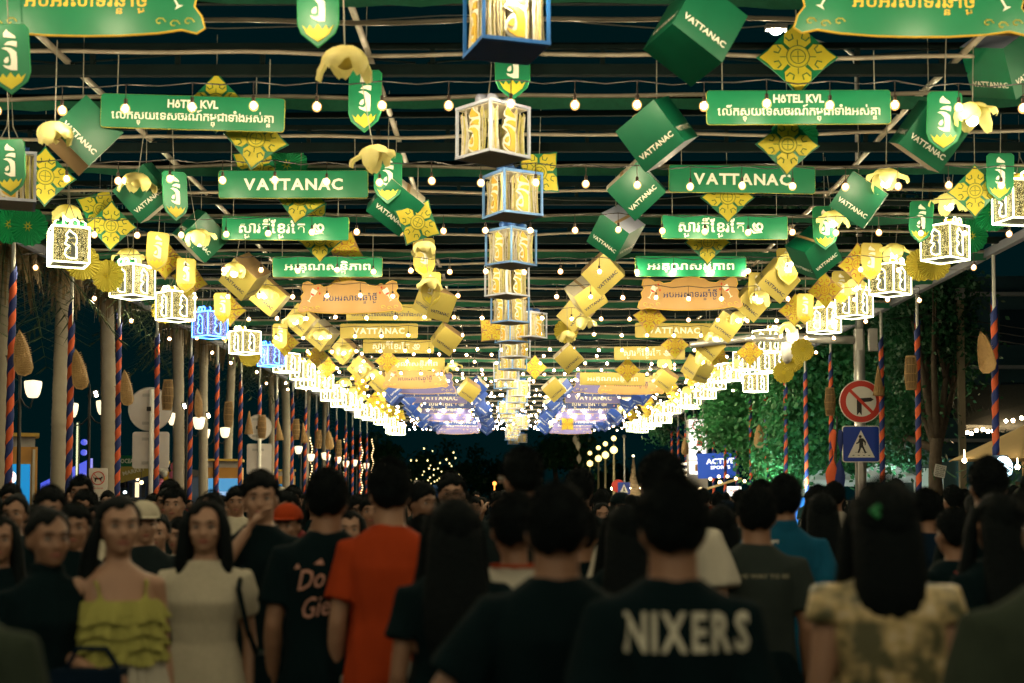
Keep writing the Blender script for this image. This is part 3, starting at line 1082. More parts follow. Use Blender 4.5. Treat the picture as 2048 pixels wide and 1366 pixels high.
def card_box(px, py, d, rot, col, lab, side2='cream', size=1.0, off=False):
    p = P(px, py, d) if not off else Vector((px, d, py))
    if not off:
        p, size = snap(p, d, .80 + rng.uniform(-.1, .1), size)
    t = thing('card_box', lab, 'box', p, tuple(rad(a) for a in rot), 'printed card boxes hung by a corner', size)
    if (col, side2) not in _bm:
        tm = M['letter'] if col in ('dgreen', 'blue', 'green') else M['navy']
        mb = MB(); mb.box((0, 0, 0), (2 * BS, 2 * BS, 2 * BS))
        mb.m = [0, 0, 0, 0, 1, 1]
        # face order: -x, +x, -y, +y, -z, +z ; the underside and lid are plain card
        body = mb.mesh('carton', [M[col], M[side2]])
        lt = MB()
        for T in SIDES:
            put_text(lt, LAT('VATTANAC', .022), .44, .062, (0, -.12), -BS - .003, T)
        tops = MB()
        fl = MB().box((0, 0, BS + .004), (.05, 2 * BS, .004)).mesh('tape', M['tan'])
        _bm[(col, side2)] = [('carton', body), ('lettering', lt.mesh('lettering', tm)), ('tape', fl)]
    for nm, me in _bm[(col, side2)]:
        link(nm, me, t)
    c = link('cord', CORD1, t, (0, 0, 0))
    R_ = t.rotation_euler.to_matrix().inverted()
    c.rotation_euler = R_.to_euler()
    c.location = R_ @ Vector((0, 0, .38 * size))
    return t


GB = 'dgreen'
boxes = [
    # left outer line
    (165, 272, 14.0, (0, 42, 28), GB, 'green card box behind a yellow flower lamp at the upper left', 'tan'),
    (292, 385, 17.0, (20, -38, -10), GB, 'green card box with a cream side, between a shield and the glowing lanterns at left', 'cream'),
    (402, 472, 19.6, (20, 40, 40), GB, 'green card box beside the left Khmer numeral sign', 'cream'),
    (490, 553, 22.9, (28, 42, 0), 'ybox', 'yellow card box with tan sides, nearest in the left outer line', 'tan'),
    (541, 595, 25.8, (10, 40, 5), 'ybox', 'yellow card box second in the left outer line', 'tan'),
    (603, 640, 29, (10, 40, 5), 'ybox', 'yellow card box behind a flower lamp left of the orange scalloped sign', 'tan'),
    (645, 670, 32, (15, 40, -5), 'ybox', 'small yellow card box left of the yellow bank sign', 'cream'),
    (688, 700, 35, (15, 42, 5), 'ybox', 'small yellow card box left of the yellow numeral sign', 'tan'),
    (722, 735, 38.5, (15, 42, 5), 'ybox', 'small yellow card box with a lamp in front, lower left line', 'tan'),
    (762, 765, 43, (15, 42, 5), 'ybox', 'smallest yellow card box at the end of the left outer line', 'tan'),
    # left inner line
    (792, 408, 17.0, (28, 35, 20), GB, 'dark green card box beside the shield tag left of the middle row', 'cream'),
    (870, 605, 25.2, (25, 8, 40), 'ybox', 'large yellow card box with corner down, left of the middle row', 'tan'),
    (893, 677, 31.5, (25, 32, 20), 'ybox', 'tilted yellow card box below the large one, left of the middle row', 'tan'),
    (938, 780, 42, (25, 32, 20), 'ybox', 'yellow card box above the first dark blue one at left of the middle', 'tan'),
    # right inner line
    (1390, 66, 10.9, (-8, 32, 18), GB, 'largest dark green card box at the upper right centre', 'dgreen'),
    (1314, 268, 13.8, (22, -30, -35), GB, 'green card box printed on two faces, below the largest one', 'framelav'),
    (1272, 378, 16.8, (24, -40, -20), GB, 'green card box with a white underside, third down the right inner line', 'cream'),
    (1232, 466, 19.8, (30, 38, -15), GB, 'green card box above the yellow ones, right of the middle row', 'framelav'),
    (1206, 545, 22.8, (24, -40, -20), 'ybox', 'large yellow card box just under the green ones, right of the middle row', 'tan'),
    (1172, 590, 25.6, (32, -36, 2), 'ybox', 'second yellow card box in the right inner line', 'cream'),
    (1152, 628, 29, (18, -44, -30), 'ybox', 'third yellow card box, half behind a petal flower', 'tan'),
    (1137, 716, 33.0, (18, -42, -10), 'ybox', 'square-on tilted yellow card box low in the right inner line', 'cream'),
    (1108, 778, 40, (18, -42, -10), 'ybox', 'yellow card box touching a dark blue one, right of the middle', 'cream'),
    # right outer line
    (2012, 120, 12.6, (20, -35, 20), GB, 'very dark green card box at the upper right corner', 'framelav'),
    (1858, 272, 14.0, (20, 33, 8), GB, 'green card box half washed pale by light, behind the shield at right', 'tan'),
    (1718, 400, 17.2, (14, 36, -8), GB, 'bright green card box right of the right bank sign', 'cream'),
    (1627, 505, 20.6, (26, -38, 10), GB, 'green card box just above the yellow ones at right', 'dgreen'),
    (1555, 560, 23.2, (24, 38, 10), 'ybox', 'yellow card box nearest in the right outer line', 'tan'),
    (1503, 603, 26.2, (24, 38, 10), 'ybox', 'yellow card box second in the right outer line', 'tan'),
    (1453, 650, 29.5, (20, 36, 0), 'ybox', 'yellow card box third in the right outer line', 'cream'),
    (1420, 690, 32.5, (24, 38, 10), 'ybox', 'yellow card box fourth in the right outer line', 'tan'),
    (1395, 738, 35.2, (30, 10, 42), 'ybox', 'yellow card box with corner down near the dense lanterns at right', 'tan'),
    (1333, 760, 41, (20, 36, 0), 'ybox', 'smallest yellow card box in the right outer line', 'tan')]
for b in boxes:
    card_box(*b, size=.90 if b[5].startswith('largest') else 0.92)
for nm, x, n in (('left outer', -4.2, 9), ('left inner', -1.4, 9), ('right inner', 1.35, 9), ('right outer', 4.15, 9)):
    for j in range(n):
        card_box(x + rng.uniform(-.15, .15), 1.6 + 3.55 + rng.uniform(-.12, .12), 46 + j * 3.2, (rng.uniform(5, 40), rng.choice((-42, 38)), rng.uniform(-40, 40)), 'blue',
                 'dark blue card box in the far %s line, %s of its blue ones' % (nm, ORD[j]), 'blue' if j % 2 else 'cream', .82, off=True)


# ---- petal flower lamps
def petal(mb, a, L=.24, W=.15, droop=.9, curl=0.0):
    vs = []; fs = []
    n, m = 7, 5
    for i in range(n + 1):
        t = i / n
        ang = t * droop * PI
        r = .03 + L * .58 * math.sin(min(ang, PI * .62)) + (curl * t if t > .6 else 0)
        z = .07 - L * .50 * (1 - math.cos(ang))
        wd = W * math.sin(PI * (0.12 + 0.84 * t)) ** .7
        for j in range(m):
            s = (j / (m - 1) - .5) * 2
            vs.append((r - .035 * s * s, s * wd / 1.0 * .62, z - .02 * s * s))
    for i in range(n):
        for j in range(m - 1):
            fs.append((i * m + j, i * m + j + 1, (i + 1) * m + j + 1, (i + 1) * m + j))
    mb.add(vs, fs, Matrix.Rotation(a, 4, 'Z'))


PET = []
for dr, cu in ((.72, 0), (.86, .05), (.62, .1)):
    mb = MB(); petal(mb, 0, droop=dr, curl=cu)
    PET.append(mb.mesh('petal', M['petaly'], True))
CORE = MB().ball((0, 0, -.02), (.075, .075, .075), 12, 8).mesh('lamp_core', M['petaly'], True)
GLOWM = MB().ball((0, 0, -.10), (.055, .055, .045), 10, 6).mesh('lamp_glow', M['glow'], True)


def flower(px, py, d, lab, lit=True, size=1.25, off=False, yaw=None):
    p = P(px, py, d) if not off else Vector((px, d, py))
    if not off:
        p, size = snap(p, d, .28, size)
    t = thing('flower_lamp', lab, 'flower lamp', p, (rng.uniform(-.15, .15), rng.uniform(-.15, .15), yaw if yaw is not None else rng.uniform(0, 6)), 'hanging petal flower lamps', size)
    link('lamp_core', CORE, t)
    if lit:
        link('lamp_glow', GLOWM, t)
    for j in range(5):
        link('petal', PET[(j + int(px)) % 3 if not off else j % 3], t, rot=(0, 0, j * 2 * PI / 5 + rng.uniform(-.15, .15)))
    link('cord', CORD1, t, (0, 0, .06))
    return t


for a in [(110, 258, 14.0, 'unlit yellow petal flower lamp before the upper left green box', False), (275, 358, 17.0, 'dull yellow petal flower lamp behind a bulb and green box at left', False),
          (135, 420, 19.0, 'lit petal flower lamp above the leftmost glowing lantern', True), (257, 506, 22.3, 'lit petal flower lamp above the second glowing lantern at left', True),
          (395, 470, 19.3, 'lit petal flower lamp in front of the third green box at left', True), (470, 535, 22.5, 'lit petal flower lamp in front of the first yellow box at left', True),
          (340, 580, 25.4, 'lit petal flower lamp above the third glowing lantern at left', True), (405, 620, 28.6, 'lit petal flower lamp above the larger blue lantern', True),
          (530, 580, 25.4, 'lit petal flower lamp in front of the second yellow box at left', True), (590, 634, 28.6, 'lit petal flower lamp left of the orange scalloped sign', True),
          (640, 665, 31.6, 'lit petal flower lamp beside the left yellow bank sign', True), (468, 668, 31.6, 'lit petal flower lamp above the lantern between the blue ones', True),
          (686, 697, 34.6, 'lit petal flower lamp left of the yellow numeral sign', True), (528, 690, 34.6, 'lit petal flower lamp above the smaller blue lantern', True),
          (722, 733, 38.1, 'lit petal flower lamp low in the left outer line', True),
          (690, 112, 11.6, 'large unlit orange petal flower hanging at the upper left centre', False), (748, 305, 14.6, 'unlit petal flower over the shield tag left of the middle', False),
          (848, 492, 21.6, 'unlit petal flower above a yellow shield tag, left of the middle', False), (858, 562, 24.5, 'unlit petal flower above the large yellow box', False),
          (905, 730, 38, 'unlit petal flower above the low yellow box left of the middle', False),
          (1945, 222, 14.0, 'lit petal flower lamp at the upper right edge', True), (1772, 350, 17.0, 'lit petal flower lamp above the bright green box at right', True),
          (1900, 398, 18.6, 'lit petal flower lamp right of the bright green box', True), (1665, 433, 19.5, 'lit petal flower lamp before the shield tag at right', True),
          (1790, 497, 21.8, 'lit petal flower lamp above the lantern over the second post from the right', True), (1578, 515, 22.6, 'lit petal flower lamp beside the nearest yellow box at right', True),
          (1712, 565, 25.5, 'lit petal flower lamp above the lantern before lamp pole', True), (1520, 590, 25.6, 'lit petal flower lamp before the second yellow box at right', True),
          (1650, 603, 28.5, 'lit petal flower lamp above the lantern over the mast arm', True), (1477, 630, 28.5, 'lit petal flower lamp before the third yellow box at right', True),
          (1576, 650, 31.0, 'lit petal flower lamp above the mast arm tip', True), (1432, 668, 31.6, 'lit petal flower lamp before the fourth yellow box at right', True),
          (1405, 715, 34.8, 'lit petal flower lamp over the corner-down yellow box', True), (1170, 640, 28.6, 'unlit petal flower half hiding the third yellow box, right of the middle', False),
          (1135, 668, 31, 'unlit petal flower under a rosette right of the middle', False)]:
    flower(*a, size=1.2 if a[3].startswith('large') else 1.08)
for sd, x in (('left', -5.9), ('right', 6.1), ('left', -4.3), ('right', 4.3)):
    for j in range(9):
        flower(x + rng.uniform(-.2, .2), 1.6 + 3.85, 40 + 3.4 * j, 'small lit petal flower lamp in the crowded far part of the %s side' % sd, True, off=True)


# ---- diamond ornaments
def orn_meshes(edge, line):
    o = {}
    out = []
    for k in range(4):
        a0 = k * PI / 2
        for dx, r in ((-.5, .235), (-.25, .27), (0, .34), (.25, .27), (.5, .235)):
            a = a0 + dx * .9
            out.append((r * math.cos(a), r * math.sin(a)))
    o['backing'] = MB().prism(out, .0, .015).mesh('backing', edge)
    pt = [(0, .315), (.05, .25), (.105, .20), (.11, .13), (.06, .085), (-.06, .085), (-.11, .13), (-.105, .20), (-.05, .25)]
    o['lobe'] = MB().prism(pt, -.012, 0).mesh('lobe', M['orny'])
    cl = MB()
    for sx in (-1, 1):
        cl.tube([(sx * .10, -.014, .17), (sx * .07, -.014, .14), (sx * .035, -.014, .16), (sx * .045, -.014, .20)], .006, 4)
    cl.tube([(0, -.014, .10), (0, -.014, .15)], .004, 4)
    o['curl'] = cl.mesh('curl', line)
    md = MB().prism([(.10 * math.cos(a), .10 * math.sin(a)) for a in [2 * PI * i / 20 for i in range(20)]], -.02, 0)
    o['centre_disc'] = md.mesh('centre_disc', M['orny'])
    rn = MB()
    for r in (.095, .062):
        rn.tube([(r * math.cos(2 * PI * i / 20), -.022, r * math.sin(2 * PI * i / 20)) for i in range(20)], .0035, 4, closed=True)
    rn.tube([(-.05, -.022, 0), (.05, -.022, 0)], .003, 4).tube([(0, -.022, -.05), (0, -.022, .05)], .003, 4)
    o['ring_line'] = rn.mesh('ring_line', line)
    return o


OG = orn_meshes(M['green'], M['ornline'])
OO = orn_meshes(M['orange'], M['ornred'])


def ornament(px, py, d, g, lab, yaw=0, roll=0, size=1.0, off=False):
    p = P(px, py, d) if not off else Vector((px, d, py))
    L = OG if g else OO
    if not off:
        p, size = snap(p, d, (.95 if 'sign' in lab and 'below' in lab or 'over the' in lab or 'above the' in lab or 'under' in lab else .62) + rng.uniform(-.08, .08), size)
    t = thing('diamond_ornament', lab, 'ornament', p, (rad(rng.uniform(-8, 8)), rad(roll), rad(yaw)), 'four-lobed diamond ornaments', size)
    for k in ('backing', 'centre_disc', 'ring_line'):
        link(k, L[k], t)
    for j in range(4):
        link('lobe', L['lobe'], t, rot=(0, j * PI / 2, 0)); link('curl', L['curl'], t, rot=(0, j * PI / 2, 0))
    c = link('cord', CORD1, t, (0, .006, 0)); c.rotation_euler = (0, -rad(roll), 0)
    return t


for a in [(432, 205, 15.0, 1, 'green-edged yellow ornament peeking over the left hotel sign', 0, 0), (512, 278, 14.6, 1, 'green-edged yellow ornament below the left hotel sign', 10, 8),
          (90, 353, 15.6, 1, 'green-edged yellow diamond ornament at the left edge', 25, 0), (512, 335, 17.4, 1, 'green-edged ornament whose top shows over the left bank sign', 0, 30),
          (600, 398, 17.6, 1, 'green-edged ornament below the left bank sign', 0, 10), (620, 435, 20.6, 1, 'green-edged ornament over the left numeral sign', 0, 45),
          (200, 420, 19.2, 1, 'green-edged ornament half above another at left', 30, 20), (222, 452, 18.8, 1, 'green-edged diamond ornament right of the leftmost glowing lantern', 20, 0),
          (640, 480, 20.4, 1, 'green-edged ornament below the left numeral sign', 0, 0), (690, 500, 23.8, 0, 'orange-edged ornament behind the left thanks sign', 0, 20),
          (330, 518, 22.4, 0, 'orange-edged ornament beside a yellow shield tag at left', 35, 0), (690, 572, 26.9, 0, 'orange-edged ornament above the left orange scalloped sign', 0, 0),
          (380, 560, 25.4, 0, 'orange-edged ornament above the third glowing lantern at left', 30, 10), (460, 620, 28.6, 0, 'orange-edged ornament right of the larger blue lantern', 20, 0),
          (570, 685, 32, 0, 'orange-edged ornament above the smaller blue lantern', 10, 0), (775, 722, 36.4, 0, 'orange-edged ornament between the yellow numeral and thanks signs at left', 0, 0),
          (835, 445, 18.4, 1, 'green-edged ornament stuck to the dark green box left of the middle', 15, 25), (983, 660, 30.6, 0, 'orange-edged square ornament beside the middle lantern column', 0, 42),
          (1078, 345, 16.8, 1, 'green-edged ornament half behind the third middle lantern', 20, 40), (1595, 115, 12.8, 1, 'largest green-edged yellow diamond ornament at the upper right', 0, 0),
          (1575, 290, 14.8, 1, 'green-edged diamond ornament below the right hotel sign', 0, 2), (1455, 395, 17.6, 1, 'green-edged diamond ornament below the right bank sign', 0, 0),
          (1415, 485, 20.6, 1, 'green-edged ornament below the right numeral sign', 0, 0), (1950, 382, 17.6, 1, 'green-edged yellow diamond ornament beside the lantern at the right edge', -15, 0),
          (1716, 528, 22.2, 0, 'orange-edged diamond ornament left of a yellow-green shield at right', -35, 0), (1650, 580, 25.4, 0, 'orange-edged diamond ornament above the lanterns over the mast arm', -35, 0),
          (1590, 620, 27.6, 0, 'orange-edged diamond ornament between yellow box and mast arm', -25, 0), (1500, 705, 33, 0, 'orange-edged diamond ornament left of the mast arm tip', -15, 0),
          (1300, 635, 27.5, 0, 'orange-edged ornament under the right orange scalloped sign', 0, 8), (1385, 575, 26, 0, 'orange-edged ornament above the right orange scalloped sign', 0, 0),
          (1350, 690, 33.2, 0, 'orange-edged ornament below the right yellow bank sign', 0, 0), (1255, 740, 36.6, 0, 'orange-edged ornament above the lowest orange scalloped sign', 0, 0),
          (1070, 735, 38, 0, 'orange-edged ornament peeking right of the middle column', 0, 0), (1135, 848, 56, 0, 'orange-edged ornament before the blue-violet signs at right of the middle', 0, 45)]:
    ornament(*a, size=1.1 if a[4].startswith('largest') else 1.0)
for sd, x in (('left', -5.3), ('right', 5.4)):
    for j in range(9):
        ornament(x + rng.uniform(-.4, .4), 1.6 + 3.8, 38 + 3.5 * j, 0, 'small orange-edged ornament in the crowded far part of the %s side' % sd, rng.uniform(-30, 30), rng.uniform(0, 30), off=True)

# ---- shield tags
SHD = [(-.13, .27), (-.16, .24), (-.16, -.14), (-.13, -.22), (-.06, -.28), (0, -.33), (.06, -.28), (.13, -.22), (.16, -.14), (.16, .24), (.13, .27)]
LOT = [(0, -.29), (-.05, -.255), (-.09, -.225), (-.125, -.155), (-.085, -.19), (-.065, -.155), (-.035, -.19), (0, -.145), (.035, -.19), (.065, -.155), (.085, -.19), (.125, -.155), (.09, -.225), (.05, -.255)]


def shield_meshes(c, rim, lot):
    eb = MB(); emblem(eb, .36, -.014, -.006, (0, .05))
    return [('plate', MB().prism(SHD, -.006, .006).mesh('plate', c)), ('emblem', eb.mesh('emblem', M['letter'])),
            ('lotus', MB().prism(LOT, -.012, -.006).mesh('lotus', lot)), ('rim', MB().tube([(x, 0, z) for x, z in SHD], .007, 4, closed=True).mesh('rim', rim))]


SG = shield_meshes(M['green'], M['tgreen'], M['orny'])
SY = shield_meshes(M['ybox'], M['orny'], M['orny'])


def shield(px, py, d, g, lab, yaw=0, size=1.0, off=False):
    p = P(px, py, d) if not off else Vector((px, d, py))
    if not off:
        p, size = snap(p, d, .42, size)
    t = thing('shield_tag', lab, 'tag', p, (0, rad(rng.uniform(-4, 4)), rad(yaw)), 'shield-shaped emblem tags', size)
    for nm, me in (SG if g else SY):
        link(nm, me, t)
    link('cord', CORD1, t, (0, 0, .27))
    return t


for a in [(20, 112, 12.0, 1, 'green emblem shield at the upper left edge', 10), (636, 12, 11.0, 1, 'green emblem shield cut by the top edge left of centre', 0),
          (730, 197, 13.6, 1, 'green emblem shield hanging free left of the middle row', -10), (776, 352, 16.6, 1, 'green emblem shield under an unlit flower left of the middle', 0),
          (350, 388, 17.2, 1, 'green emblem shield right of the second green box at left', 40), (1025, 130, 13.2, 1, 'green emblem shield hidden behind the top blue lantern', 0),
          (848, 512, 21.8, 0, 'yellow emblem shield under an unlit flower, left of the middle', 0), (862, 575, 24.6, 0, 'yellow emblem shield before the large yellow box', 0),
          (315, 500, 21.6, 0, 'yellow emblem shield left of the first yellow box at left', 20), (372, 548, 24.6, 0, 'yellow emblem shield above the third glowing lantern at left', 20),
          (1888, 238, 13.8, 1, 'green and yellow emblem shield before the pale-washed box', -10), (1650, 452, 19.4, 1, 'green emblem shield behind a lit flower at right', -10),
          (1842, 440, 20.2, 1, 'green emblem shield behind the lantern with green rosettes', -10), (2000, 350, 17.6, 1, 'green emblem shield behind the lantern at the right edge', -10),
          (1742, 520, 22.6, 0, 'yellow-green emblem shield right of an orange-edged diamond, upper', -10), (1575, 530, 22.8, 0, 'yellow emblem shield on the nearest yellow box at right', 0),
          (1682, 572, 26.0, 0, 'yellow-green emblem shield before the two lanterns over the mast arm', -10), (1515, 575, 26, 0, 'yellow emblem shield on the second yellow box at right', 0),
          (1610, 615, 28, 0, 'yellow-green emblem shield above the mast arm tip', -10), (1405, 705, 35, 0, 'yellow emblem shield above the corner-down yellow box', 0),
          (445, 613, 28, 0, 'pale emblem shield just over the larger blue lantern', 0), (20, 330, 15, 1, 'green emblem shield behind the cropped lantern at the left edge', 0),
          (560, 672, 31.5, 0, 'pale emblem shield over the smaller blue lantern', 0)]:
    shield(*a)


# ---- paper rosettes
def rosette_meshes(c):
    n = 32
    vs = [(0, -.03, 0)]; fs = []
    for i in range(n * 2):
        a = PI * i / n
        r = .25 + (.014 if (i // 2) % 2 else 0)
        vs.append((r * math.cos(a), (.02 if i % 2 else -.012), r * math.sin(a)))
    for i in range(n * 2):
        fs.append((0, 1 + i, 1 + (i + 1) % (2 * n)))
    a = MB().add(vs, fs).mesh('pleated_disc', c)
    mb = MB()
    for k in range(8):
        an = 2 * PI * k / 8
        mb.prism([(.07 * math.cos(an), .07 * math.sin(an)), (.02 * math.cos(an + .5), .02 * math.sin(an + .5)), (.02 * math.cos(an - .5), .02 * math.sin(an - .5))], -.045, -.035)
    return a, mb.mesh('star_centre', M['orny'])


RG = rosette_meshes(M['rosg']); RY = rosette_meshes(M['rosy'])


def rosette(px, py, d, g, lab, size=1.0, yaw=0):
    t = thing('paper_rosette', lab, 'rosette', P(px, py, d), (rad(rng.uniform(-10, 10)), rng.uniform(0, 1), rad(yaw)), 'pleated paper rosettes', size)
    for me in (RG if g else RY):
        link(me.name.split('.')[0], me, t)
    return t


for a in [(20, 450, 19.2, 1, 'dark green rosette at the left edge, left of a pair'), (58, 453, 18.8, 1, 'bright green rosette, right of the pair at the left edge'),
          (165, 525, 20.6, 0, 'yellow rosette behind the leftmost glowing lantern'), (215, 552, 22.6, 0, 'large yellow rosette left of the second glowing lantern'),
          (330, 620, 26.8, 0, 'yellow rosette behind the third glowing lantern at left'), (500, 712, 34, 0, 'yellow rosette behind the lantern between the blue ones'),
          (575, 330, 17.8, 1, 'dark green rosette over the left bank sign'), (1942, 472, 21.6, 1, 'green rosette right of the lantern with gold bow'),
          (1985, 425, 19.4, 1, 'green rosette left of the lantern at the right edge'), (1842, 530, 22.6, 0, 'yellow rosette left of a second one under the right lantern'),
          (1868, 528, 22.4, 0, 'yellow rosette, right one under the lantern with gold bow'), (1605, 700, 31.5, 0, 'yellow rosette, rightmost below the mast arm'),
          (1585, 722, 33, 0, 'yellow rosette overlapping another below the mast arm'), (1567, 745, 34.5, 0, 'yellow rosette lowest below the mast arm'),
          (1132, 662, 30.4, 0, 'yellow rosette right of the middle lantern column'), (1590, 270, 15.4, 1, 'green rosette behind the right hotel sign')]:
    rosette(*a)
# the half lantern at the left picture edge
p = P(18, 362, 14.5); p.z -= S
box_lantern(p, rad(20), M['framelav'], 'reed lantern with grey frame cut by the left edge of the picture', 2, None, M['satinw'])

# ============================================================ LEFT SIDE
def palm(px, d, wpx, h, lab, seed, crown=True):
    q = random.Random(seed)
    base = P(px, 995, d); base.z = 0.1
    r = wpx * d / FPX / 2
    t = thing('palm_tree', lab, 'palm tree', base, (0, 0, 0), 'palms beside the promenade')
    prof = []
    z = 0; i = 0
    while z < h:
        rr = r * (1.12 - 0.22 * z / h) * (1 + 0.02 * math.sin(i * 1.3)) + 0.12 * r * math.exp(-z * 1.2)
        prof += [(rr, z), (rr * 0.965, z + 0.07)]
        z += q.uniform(.10, .15); i += 1
    lean = q.uniform(-.012, .012)
    o = MB().lathe(prof, 18).build('trunk', M['trunk'], t, True)
    for v in o.data.vertices:
        v.co.x += lean * v.co.z + 0.05 * math.sin(v.co.z * .5 + seed)
    # hanging skirt of dead fronds, live crown above
    mb = MB()
    for k in range(150):
        a = q.uniform(0, 2 * PI); z0 = h - q.uniform(-0.2, .5); L = q.uniform(.4, 1.15); o_ = q.uniform(.12, .55)
        p0 = Vector((r * .8 * math.cos(a), r * .8 * math.sin(a), z0))
        p1 = p0 + Vector((o_ * math.cos(a), o_ * math.sin(a), -.25 * L))
        p2 = p1 + Vector((.25 * o_ * math.cos(a), .25 * o_ * math.sin(a), -.75 * L))
        s = Vector((-math.sin(a), math.cos(a), 0)) * q.uniform(.012, .05)
        mb.add([p0 - s * .4, p0 + s * .4, p1 + s, p1 - s, p2 + s * .3, p2 - s * .3], [(0, 1, 2, 3), (3, 2, 4, 5)])
    mb.build('dead_fronds', M['deadfrond'], t)
    if crown:
        mb = MB()
        for k in range(34):
            a = q.uniform(0, 2 * PI); el = q.uniform(-.5, 1.0); L = q.uniform(1.8, 2.6)
            D = Vector((math.cos(a) * math.cos(el), math.sin(a) * math.cos(el), math.sin(el)))
            pts = []
            for i in range(7):
                s = i / 6 * L
                pts.append(Vector((0, 0, h - .1)) + D * s + Vector((0, 0, -.22 * s * s)))
            side = D.cross(Vector((0, 0, 1))).normalized()
            mb.tube(pts, [.02, .016, .013, .01, .008, .006, .003], 4)
            for i in range(1, 7):
                for f_ in (0, .33, .66):
                    c = pts[i] if i == 6 else pts[i].lerp(pts[i + 1], f_)
                    ll = .5 * math.sin(PI * min(.97, (i + f_) / 7.2)) + .1
                    for sg in (-1, 1):
                        e = c + side * sg * ll + D * .22 + Vector((0, 0, -.32 * ll))
                        w_ = D * .02
                        mb.add([c - w_, c + w_, e], [(0, 1, 2)])
        mb.build('crown', M['frond'], t)
    return t


for px, d, wp, h, lab in [(4, 25.5, 34, 6.4, 'palm at the left edge of the picture, trunk partly cut off'), (123, 27.8, 32, 6.6, 'thickest palm trunk between the first and second striped posts'),
                          (214, 31.5, 30, 6.8, 'palm trunk behind the no-dogs notice'), (353, 38, 23, 6.9, 'palm trunk right of the round sign back'),
                          (404, 43, 18, 7.0, 'palm trunk left of the lit blue route screen'), (456, 48, 17, 7.2, 'palm trunk between route screen and second round sign back'),
                          (572, 56, 17, 7.6, 'bluish palm trunk beside the third kiosk'), (540, 62, 12, 7.6, 'thin palm trunk behind the second round sign back'),
                          (613, 70, 11, 7.8, 'thin distant palm trunk before the far lamps'), (650, 80, 9, 8.0, 'thinnest distant palm trunk among the far posts')]:
    palm(px, d, wp, h, lab, int(px))

# double-arm street lamps
TUL = [(.035, -.17), (.09, -.16), (.13, -.09), (.155, .02), (.165, .13), (.150, .15), (.02, .17)]


def lamp_post(px, d, arms, lab, ball=False):
    base = P(px, 995, d); base.z = .1
    t = thing('lamp_post', lab, 'street lamp', base, (0, 0, 0), 'old style lamps on the left')
    zt = max(P(a[0], a[1], d).z for a in arms) + .1
    MB().tube([(0, 0, 0), (0, 0, .5), (0, 0, zt)], [.09, .05, .03], 8).lathe([(.03, zt), (.05, zt + .08), (.02, zt + .2), (.001, zt + .42)], 8).build('pole', M['black'], t)
    for ax, ay in arms:
        q = P(ax, ay, d) - base
        MB().tube([(0, 0, q.z - .15), (q.x * .4, 0, q.z - .32), (q.x * .8, 0, q.z - .36), (q.x, 0, q.z - .2)], .018, 6).build('arm', M['black'], t)
        MB().lathe(TUL, 14).build('lamp_shade', M['lampglass'], t, True, ).location = (q.x, 0, q.z)
    return t


lamp_post(36, 27, [(66, 778), (-2, 782)], 'old style lamp with a glass shade near the leftmost striped post')
lamp_post(176, 32, [(207, 815), (142, 820)], 'old style double lamp between the two thickest palms')
lamp_post(372, 38, [(347, 838), (398, 846)], 'old style lamp right of the round sign back')
lamp_post(428, 46, [(450, 865), (410, 868)], 'old style lamp above the blue route screen')
for i, (px, py, d) in enumerate([(597, 900, 60), (622, 915, 64), (650, 912, 66), (676, 920, 70), (692, 928, 72), (709, 926, 76), (733, 932, 80), (655, 915, 74)]):
    lamp_post(px + 4, d, [(px, py)], 'small distant shaded lamp among the far left posts', False)

# tiny fairy lights wound on far trunks
mb = MB(); q = random.Random(11)
fl = thing('light_garland', 'vertical garland of tiny warm lights on the far left pillar', 'string lights', P(723, 960, 74), (0, 0, 0), 'garlands of tiny lights at the far left')
for k in range(26):
    a = k * .9
    mb.ball((.05 * math.cos(a), .05 * math.sin(a), -1.3 + k * .13), .03, 6, 4)
GAR = emis('tiny_warm_light', (1, .66, .28), 3)
mb.build('light_dots', GAR, fl)
for px, py, d in ((622, 960, 66), (745, 945, 84), (690, 950, 78)):
    dup(fl, P(px, py, d), label='vertical garland of tiny warm lights between far left posts, %d of three smaller ones' % 0 if False else
        {622: 'garland of tiny warm lights winding left of the dark-haired head', 745: 'garland of tiny lights nearest the orange shirted head', 690: 'garland of tiny lights on a far post above the crowd'}[px])

# round and square sign backs
def sign_back(px, d, R, sw, sh, cy, ry, lab):
    base = P(px, 995, d); base.z = .1
    t = thing('traffic_sign', lab, 'road sign', base)
    zc = P(px, cy, d).z - base.z; zr = P(px, ry, d).z - base.z
    MB().tube([(0, 0, 0), (0, 0, zc + R * .9)], .055, 10).build('pole', M['white'], t, True)
    MB().prism([(R * math.cos(2 * PI * i / 40) - .1 * R, R * math.sin(2 * PI * i / 40) + zc) for i in range(40)], .06, .08).build('round_plate', M['signback'], t)
    MB().tube([(R * math.cos(2 * PI * i / 40) - .1 * R, .06, R * math.sin(2 * PI * i / 40) + zc) for i in range(40)], .012, 4, closed=True).build('rim', M['greymetal'], t)
    MB().prism([(x - .05 * R, z + zr) for x, z in rounded(sw, sh, .06)], .06, .08).build('square_plate', M['signback'], t)
    for z in (zc + R * .65, zc - R * .65, zr + sh * .3, zr - sh * .35):
        MB().box((-.05, .045, z), (.36, .02, .07)).build('bracket', M['greymetal'], t)
    MB().box((-.05, -.04, zc), (.10, .06, .10)).build('clamp', M['black'], t)
    return t


sign_back(301, 33.3, .51, .86, .86, 818, 900, 'backs of a large round and a square traffic sign on a white pole')
sign_back(518, 44, .40, .76, .95, 855, 918, 'backs of a smaller round and a tall square sign farther along')
